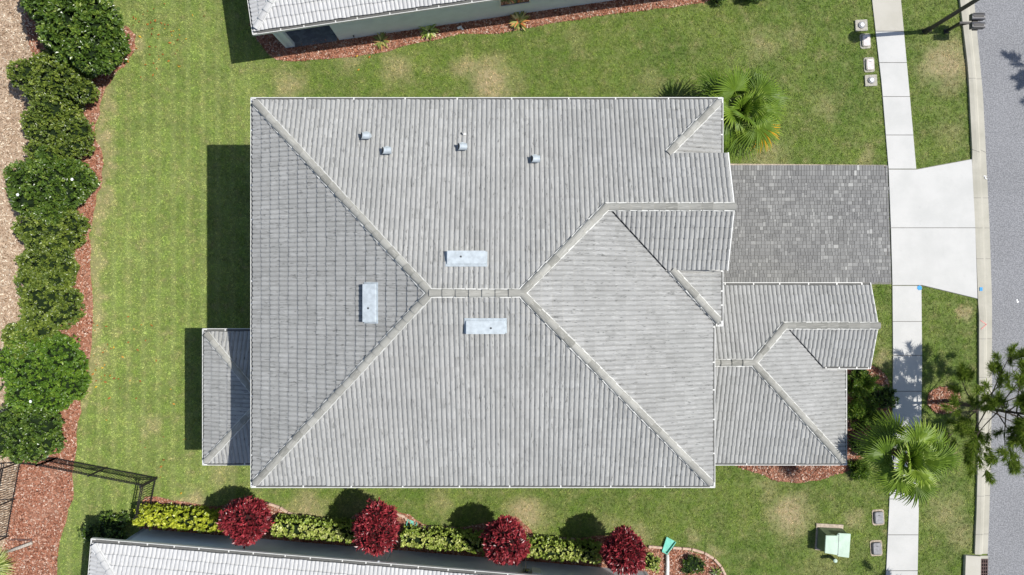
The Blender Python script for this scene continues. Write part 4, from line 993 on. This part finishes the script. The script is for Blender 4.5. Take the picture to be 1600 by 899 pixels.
# --- pines
def pine(base, top, rr, zc, nb, label, seed=3):
    rs = np.random.default_rng(seed); o = empty('pine_tree', (base.x, base.y, 0), label, 'tree', 'pines by the road'); T = Vector(top)
    m = MB(); m.tube([(0, 0, -.03), T * .45 + Vector((.05, -.04, 0)), T], [.11, .07, .03], 10); m.build('trunk', M['bark'], o)
    m = MB(); NV = []; NF = []; nr = []
    CC = []; DD = []
    for k in range(nb):
        f = .28 + .72 * (k + rs.random()) / nb; p0 = Vector((0, 0, 0)).lerp(T, f); az = k * 2.4 + rs.uniform(-.4, .4)
        L_ = rr * (math.sin(min(1, (f - .2) / .8 * 1.15 + .15) * math.pi) ** .6 * .6 + .42) * rs.uniform(.7, 1.1)
        d_ = Vector((math.cos(az), math.sin(az), .25 + .5 * f)).normalized(); p1 = p0 + d_ * L_ * .5 + Vector((0, 0, -.05)); p2 = p0 + d_ * L_ + Vector((0, 0, .02))
        m.tube([p0, p1, p2], [.03, .02, .008], 5, False); ends = [(p2, d_)]
        for j in range(7):
            g_ = rs.uniform(.35, .98); s0 = p0.lerp(p1, g_ * 2) if g_ < .5 else p1.lerp(p2, g_ * 2 - 1); a2 = az + rs.choice([-1, 1]) * rs.uniform(.4, 1.0); d2 = Vector((math.cos(a2), math.sin(a2), rs.uniform(.1, .6))).normalized(); l2 = L_ * rs.uniform(.18, .38); s1 = s0 + d2 * l2
            m.tube([s0, s1], [.010, .005], 4, False); ends.append((s1, d2))
        for (e_, dv) in ends:
            n = 120; v = rs.normal(0, 1, (n, 3)) * [.62, .62, .5] + np.array(dv) * 1.15; v /= np.linalg.norm(v, axis=1, keepdims=True)
            st = np.array(e_)[None] - np.array(dv)[None] * rs.uniform(-.04, .42, (n, 1)); CC.append(st); DD.append(v)
    m.build('branches', M['bark'], o)
    CC = np.concatenate(CC); DD = np.concatenate(DD); n = len(CC); V, F = leaves(CC, DD, rs.uniform(.22, .38, n), np.full(n, .0075), .1); r = rs.random(n); np_mesh('needles', V, F, M['needles'], o, rnd=np.concatenate([r, r]))
    return o
pine(gx(676, 177), (1.0, .15, 5.0), 2.8, 3.3, 32, 'sparse green pine leaning over the kerb from the small mulch ring', 3)
pine(gx(955, -345), (.3, .1, 5.5), 2.8, 3.3, 26, 'pine standing across the road whose shadow falls on the asphalt at the upper right', 11)
pine(gx(655, 525), (.3, -.1, 5.0), 2.5, 3.3, 26, 'pine below the bottom edge whose shadow touches the end of the sidewalk', 17)
# --- feathery shrubs by the front wing
def feathery(px, py, r, h, label, seed):
    rs = np.random.default_rng(seed); b = at(px, py, h * .5); b.z = 0; o = empty('feathery_shrub', b, label, 'shrub', 'feathery shrubs beside the front wing'); m = MB(); CC = []; DD = []
    for k in range(34):
        az = k * 2.4; el = rs.uniform(.2, 1.35); L_ = r * rs.uniform(.6, 1.1); d_ = Vector((math.cos(az) * math.cos(el), math.sin(az) * math.cos(el), math.sin(el) * h / r * .7)); e_ = d_ * L_
        m.tube([(0, 0, 0), e_ * .6, e_], [.015, .01, .004], 4, False)
        for j in range(9):
            f = rs.uniform(.35, 1.02); n = 16; v = rs.normal(0, 1, (n, 3)) * .8 + np.array(d_.normalized()) * .9; v[:, 2] += .2; CC.append(np.tile(np.array(e_) * f, (n, 1)) + rs.normal(0, .05, (n, 3))); DD.append(v)
    m.build('stem', M['bark'], o); CC = np.concatenate(CC); DD = np.concatenate(DD); n = len(CC); V, F = leaves(CC, DD, rs.uniform(.10, .20, n), np.full(n, .014), .2); q_ = rs.random(n); np_mesh('foliage', V, F, M['leaf_bright'], o, rnd=np.concatenate([q_, q_]))
feathery(1352, 606, .95, 1.3, 'feathery green shrub just right of the small gable eave', 1)
feathery(1360, 652, 1.0, 1.2, 'feathery green shrub directly above the fan palm by the front wing', 2)
feathery(1338, 640, .6, .9, 'small feathery shrub against the front wing gutter', 3)
feathery(1345, 735, .5, .6, 'low feathery shrub at the corner below the front wing', 4)

for (px, py, rr_, h_, lb) in ((1376, 622, .5, .6, 'dark low shrub between the feathery shrubs and the sidewalk'), (1340, 586, .35, .5, 'small dark shrub under the little gable eave by the driveway lawn'), (1341, 694, .45, .55, 'dark low shrub against the front wing, behind the fan palm'), (1372, 684, .5, .5, 'dark low shrub under the fan palm crown')):
    shrub('shrub', at(px, py), dome_lobes(rr_, h_, 6), .10, .024, 8, 46, 'leaf_dark', lb)
# light green grassy plant in the bottom left corner
spiky(-6, 884, 1.15, 700, 'leaf_lime', 'light green grassy plant in the bottom left corner', 'grassy_plant', .016)
m = MB(); m.tube([at(10, 863) + Vector((0, 0, .07)), at(30, 856) + Vector((0, 0, .10)), at(52, 848) + Vector((0, 0, .09))], [.05, .08, .07], 8)
tag(m.build('driftwood_log', M['driftwood'], smooth=True), 'pale weathered log lying on the mulch in the bottom left corner', 'log')
m = MB(); m.box(at(33, 844) + Vector((0, 0, .02)), (1.05, .10, .04)); tag(m.build('timber_plank', M['grate']), 'dark timber strip lying on the mulch behind the pale log', 'plank')

# ------------------------------------------------------------------ black railing fences
def fence(pts, label, h=1.25, post_every=2.0):
    base = Vector(pts[0]); o = empty('metal_fence', base, label, 'fence'); 
    rails = MB(); pick = MB(); 
    for a, b in zip(pts[:-1], pts[1:]):
        a = Vector(a) - base; b = Vector(b) - base; L_ = (b - a).length; d_ = (b - a) / L_
        for z in (.15, h - .18, h - .03): rl_ = MB(); rl_.bar(a + Vector((0, 0, z)), b + Vector((0, 0, z)), .035, .035); rl_.build('rail', M['black_iron'], o)
        n = int(L_ / .115)
        for k in range(1, n): p_ = a + d_ * (L_ * k / n); pick.bar(p_ + Vector((0, 0, .06)), p_ + Vector((0, 0, h - .04)), .018, .018)
        k = max(1, round(L_ / post_every))
        for i in range(k + 1):
            p_ = a + d_ * (L_ * i / k); mm = MB(); mm.box(p_ + Vector((0, 0, h / 2)), (.06, .06, h + .06)); mm.box(p_ + Vector((0, 0, h + .04)), (.08, .08, .025)); mm.build('post', M['black_iron'], o)
    pick.build('picket_row', M['black_iron'], o)
    return o
fence([at(52, 712), at(90, 716), at(245, 746)], 'black metal fence running across from the shrub row to the lawn corner', 1.4)
fence([at(245, 748.5), at(236, 795)], 'short black fence run from the lawn corner towards the bottom house', 1.4)
fence([at(34, 722), at(13, 838)], 'black metal fence along the dirt at the left edge', 1.4)

# ------------------------------------------------------------------ mailbox, street lamp
b = gx(678, -400); o = empty('mailbox', b, 'pair of dark mailboxes on one post beside the kerb', 'mailbox', rz=0)
m = MB(); m.box((0, 0, .5), (.11, .11, 1.06)); m.box((.0, 0, .02), (.2, .2, .08)); m.build('post', M['bronze'], o)
m = MB(); m.box((.42, .0, 1.04), (.95, .09, .09)); m.bar((.05, 0, .70), (.42, 0, 1.0), .06, .06); m.box((.62, 0, 1.09), (.25, .72, .05)); m.build('arm', M['bronze'], o)
for s_ in (-1, 1):
    m = MB(); K = 8; V = []; x0_, x1_ = .34, .92; cy = s_ * .195
    for x_ in (x0_, x1_):
        V += [(x_, cy - .135, 1.12), (x_, cy + .135, 1.12)]
        for k in range(K + 1): a = math.pi * k / K; V.append((x_, cy + math.cos(a) * .135, 1.30 + math.sin(a) * .06))
    n = K + 3; m.add(V, [tuple(range(n)), tuple(range(n, 2 * n))] + [(i, (i + 1) % n, n + (i + 1) % n, n + i) for i in range(n)])
    bx_ = m.build('mailbox_body', M['bronze_lid'], o)
    m = MB(); m.box((x1_ + .012, cy, 1.22), (.02, .25, .19)); m.build('door', M['bronze'], bx_)
    m = MB(); m.box((.62, cy + .12 * s_, 1.375), (.5, .03, .02)); m.box((.62, cy, 1.368), (.46, .10, .012)); m.build('lid_rib', M['bronze'], bx_)
b = gx(646, -400); o = empty('street_lamp', b, 'tall dark street lamp post leaning out of the top edge beside the sidewalk', 'street lamp')
m = MB(); m.tube([(0, 0, 0), (0, 0, .35), (0, 0, .45), (0, 0, 4.3)], [.15, .13, .095, .085], 14); m.build('pole', M['bronze'], o)
m = MB(); m.tube([(0, 0, 4.25), (0, 0, 4.35), (0, 0, 4.75), (0, 0, 4.85), (0, 0, 5.0)], [.08, .17, .25, .28, .05], 14); lh = m.build('lantern', M['bronze'], o)
m = MB(); m.tube([(0, 0, 4.38), (0, 0, 4.70)], [.19, .262], 12); m.build('lamp_glass', M['box_cap'], lh)

# ------------------------------------------------------------------ utility boxes
def rbox(m, c, d_, r, rz=0):                                      # box with rounded plan corners
    pts = []
    for (sx, sy, a0) in ((1, 1, 0), (-1, 1, 90), (-1, -1, 180), (1, -1, 270)):
        for k in range(5):
            a = R(a0 + 22.5 * k); x_, y_ = sx * (d_[0] / 2 - r) + math.cos(a) * r, sy * (d_[1] / 2 - r) + math.sin(a) * r
            pts.append((c[0] + x_ * math.cos(rz) - y_ * math.sin(rz), c[1] + x_ * math.sin(rz) + y_ * math.cos(rz)))
    return m.prism(pts, c[2], c[2] + d_[2])
def meter_cover(px, py, kind, label):
    b = at(px, py); o = empty('utility_cover', b, label, 'utility box', 'utility covers set in the front lawn')
    if kind == 'square':
        m = MB(); rbox(m, (0, 0, -.02), (.56, .52, .10), .03, .05); m.build('concrete_collar', M['box_concrete'], o)
        m = MB(); m.tube([(0, 0, .08), (0, 0, .13)], [.16, .15], 20); m.build('cover_rim', M['box_gray'], o)
        m = MB(); m.tube([(0, 0, .13), (0, 0, .17)], [.10, .09], 18); m.build('cap', M['box_cap'], o)
    else:
        lt = kind == 'pale'; dx, dy = (.36, .54) if lt else (.42, .58)
        m = MB(); rbox(m, (0, 0, -.02), (dx + .14, dy + .16, .045), .10, .05); m.build('soil_ring', M['pad_tan' if not lt else 'box_concrete'], o)
        m = MB(); rbox(m, (0, 0, 0), (dx, dy, .09), .09, .05); m.build('rim', M['vent_dark' if not lt else 'box_concrete'], o)
        m = MB(); rbox(m, (.015, 0, .09), (dx - .05, dy - .05, .02), .07, .05); l_ = m.build('lid', M['box_lid_white' if lt else 'box_gray'], o)
        m = MB(); m.box((0, .12, .112), (.10, .03, .008)); m.build('lid_handle', M['vent_dark' if not lt else 'box_gray'], l_)
meter_cover(1345, 41, 'square', 'square concrete cover with a white cap, nearest the top edge')
meter_cover(1352, 65, 'pale', 'pale rounded cover touched by the lamp post shadow')
meter_cover(1358, 102, 'pale', 'pale rounded cover just above the lower square concrete one')
meter_cover(1360, 127, 'square', 'square concrete cover with a white cap, farther from the top edge')
meter_cover(1372, 809, 'dark', 'grey oval lid just below the large palm beside the sidewalk')
meter_cover(1369, 857, 'dark', 'shiny grey oval lid right of the green transformer cabinet')
# transformer cabinet
o = empty('transformer_cabinet', at(1298, 842), 'pale green metal transformer cabinet with dark sloping side on the lower right lawn', 'utility cabinet', rz=R(-3))
m = MB(); m.prism([(-.72, -.56), (.50, -.60), (.54, .68), (-.72, .68)], -.02, .06); m.build('pad', M['pad_tan'], o)
m = MB()   # body: deep base that narrows upward on its left and upper sides
m.add([(-.66, -.46, .06), (.50, -.54, .06), (.50, .52, .06), (-.66, .52, .06), (-.52, -.42, .66), (.50, -.50, .66), (.50, .44, .66), (-.52, .36, .66)],
      [(0, 3, 2, 1), (4, 5, 6, 7), (0, 1, 5, 4), (1, 2, 6, 5), (2, 3, 7, 6), (3, 0, 4, 7)]); m.build('body', M['cabinet_dark'], o, bevel=.02)
m = MB(); m.prism([(-.58, -.44), (-.02, -.50), (.02, -.56), (.54, -.60), (.56, .50), (.00, .50), (-.08, .38), (-.58, .36)], .66, .73); ld = m.build('lid', M['cabinet_green'], o, bevel=.012)
m = MB(); m.box((.02, -.02, .735), (.015, .98, .012)); m.box((.02, .44, .74), (.03, .05, .02)); m.box((.02, -.46, .74), (.03, .05, .02)); m.build('hinge', M['box_gray'], ld)
o = empty('cable_pedestal', at(1297, 870), 'small round green post on the lawn below the transformer cabinet', 'utility post')
m = MB(); m.tube([(0, 0, 0), (0, 0, .5)], [.085, .08], 14); m.build('post', M['cabinet_dark'], o); m = MB(); m.tube([(0, 0, .5), (0, 0, .55), (0, 0, .58)], [.095, .09, .04], 14); m.build('cap', M['cabinet_green'], o)

# storm drain
o = empty('storm_drain', at(1522, 890), 'concrete storm inlet with a rusty square grate in the gutter at the bottom', 'storm drain')
def loc(px, py, z): return at(px, py) - o.location + Vector((0, 0, z))
m = MB(); m.prism([tuple(loc(x, y, 0)[:2]) for x, y in ((1506, 867), (1530, 868.5), (1529, 925), (1504, 925))], -.05, .15); m.build('concrete_top', M['pavement_old'], o, bevel=.01)
m = MB(); m.prism([tuple(loc(x, y, 0)[:2]) for x, y in ((1530.5, 869), (1544, 869), (1543, 873.5), (1530.5, 873.5))], -.05, .03); m.build('frame', M['curb'], o)
m = MB(); m.prism([tuple(loc(x, y, 0)[:2]) for x, y in ((1529.5, 873.5), (1544, 873.5), (1542, 925), (1529, 925))], -.02, .004); m.build('pit', M['pit'], o)
m = MB()
for k in range(5): x_ = 1530.3 + k * 3.1; m.bar(loc(x_, 873.5, .02), loc(x_ - .9, 925, .02), .03, .03)
for k in range(10): y_ = 875 + k * 5.4; m.bar(loc(1530, y_, .022), loc(1543, y_, .022), .035, .03)
m.build('grate', M['grate'], o)

# splash blocks and pipe
def splash(px, py, rz, label):
    o = empty('splash_block', at(px, py), label, 'splash block', rz=rz); w0, w1, L_ = .13, .24, .68
    m = MB(); m.add([(-w0, -L_ / 2, .05), (w0, -L_ / 2, .05), (w1, L_ / 2, .03), (-w1, L_ / 2, .03), (-w0, -L_ / 2, .02), (w0, -L_ / 2, .02), (w1, L_ / 2, .0), (-w1, L_ / 2, .0)],
                    [(0, 1, 2, 3), (7, 6, 5, 4), (0, 4, 5, 1), (1, 5, 6, 2), (2, 6, 7, 3), (3, 7, 4, 0)]); m.build('tray', M['teal'], o)
    m = MB(); m.bar((-w0, -L_ / 2, .09), (-w1, L_ / 2, .06), .03, .11); m.bar((w0, -L_ / 2, .09), (w1, L_ / 2, .06), .03, .11); m.bar((-w0, -L_ / 2, .09), (w0, -L_ / 2, .09), .03, .11); m.build('side_lip', M['teal'], o)
splash(1043, 853, R(-28), 'teal plastic splash block above the white pipe at the bottom bed')
splash(641, 825, R(-20), 'teal plastic splash block beside the second red shrub')
m = MB(); m.tube([at(1042, 866) + Vector((0, 0, .10)), at(1042.5, 885) + Vector((0, 0, .10)), at(1041, 935) + Vector((0, 0, .10))], .085, 12)
tag(m.build('drain_pipe', M['pipe_white'], smooth=True), 'white drain pipe lying from the bottom edge to the teal splash block', 'pipe')
# garden edging
def edging(px, label):
    P_ = [at(x, y) for x, y in px]; base = P_[0]; o = empty('garden_edging', base, label, 'edging', 'edging strips of the bottom bed'); m = MB(); 
    for a, b in zip(P_[:-1], P_[1:]):
        L_ = (b - a).length; n = max(1, round(L_ / .5))
        for k in range(n): m.bar(a.lerp(b, (k + .04) / n) - base + Vector((0, 0, .05)), a.lerp(b, (k + .96) / n) - base + Vector((0, 0, .05)), .11, .12)
    m.build('edging_blocks', M['edging'], o, bevel=.015)
edging([(420, 787), (438, 793), (450, 801), (466, 807), (500, 812), (528, 816)], 'curved pinkish edging right of the first red shrub')
edging([(618, 803), (634, 808), (636, 814)], 'short pinkish edging strip behind the second red shrub')
edging([(645, 823), (680, 824), (712, 826)], 'straight edging strip above the third hedge block')
edging([(825, 838), (860, 841), (898, 843)], 'straight edging strip left of the smallest red shrub')
edging([(1012, 854), (1035, 856)], 'short edging strip left of the end teal splash block')
edging([(1050, 856), (1080, 858), (1100, 864), (1115, 873), (1126, 885), (1133, 899), (1136, 915)], 'long curved pale edging around the lower right end of the bottom bed')
# pale stones on the top bed
m = MB(); m.box(at(718, 44) + Vector((0, 0, .04)), (.22, .12, .06), rz=.4); m.box(at(722, 46) + Vector((0, 0, .04)), (.08, .16, .05), rz=.9)
tag(m.build('white_rag', M['box_cap'], bevel=.02), 'small crumpled white scrap on the mulch right of the green spiky plant', 'scrap')

# survey paint marks
def disc(name, px, py, r, z, mat, label, cat='paint mark'):
    n = 16; c = at(px, py); V = [(c.x + math.cos(k * 6.283 / n) * r * rng.uniform(.85, 1.1), c.y + math.sin(k * 6.283 / n) * r * rng.uniform(.85, 1.1), z) for k in range(n)]
    me = bpy.data.meshes.new(name); me.from_pydata(V, [], [tuple(range(n))]); me.update(); return tag(link(name, me, mat), label, cat)
disc('paint_spot', 1436, 450.5, .115, .0535, M['blue_paint'], 'round blue paint spot on the sidewalk at the apron corner')
m = MB(); m.box(at(1532, 452.5) + Vector((0, 0, .058)), (.13, .17, .004)); tag(m.build('paint_spot', M['blue_paint']), 'blue paint patch on the kerb at the apron corner', 'paint mark')
m = MB(); c = Vector((0, 0, .122))
for a, b in (((1529.5, 501), (1539, 507.5)), ((1539, 507.5), (1530.5, 515))): m.bar(at(*a) + c, at(*b) + c, .03, .006)
tag(m.build('paint_arrow', M['pink_paint']), 'pink arrow painted on the kerb below the apron', 'paint mark')
m = MB()
for a, b in (((1536, 276), (1541, 276)), ((1541, 276), (1538, 279)), ((1538, 279), (1542, 281))): m.bar(at(*a) + Vector((0, 0, .04)), at(*b) + Vector((0, 0, .04)), .035, .006)
tag(m.build('paint_squiggle', M['white_paint']), 'small white squiggle painted on the gutter beside the apron', 'paint mark')
m = MB(); m.bar(at(1589, 468) + Vector((0, 0, .012)), at(1590, 474) + Vector((0, 0, .012)), .06, .004); m.bar(at(1590, 471) + Vector((0, 0, .0125)), at(1592, 473) + Vector((0, 0, .0125)), .04, .004)
tag(m.build('paint_fleck', M['white_paint']), 'tiny white paint fleck on the road', 'paint mark')
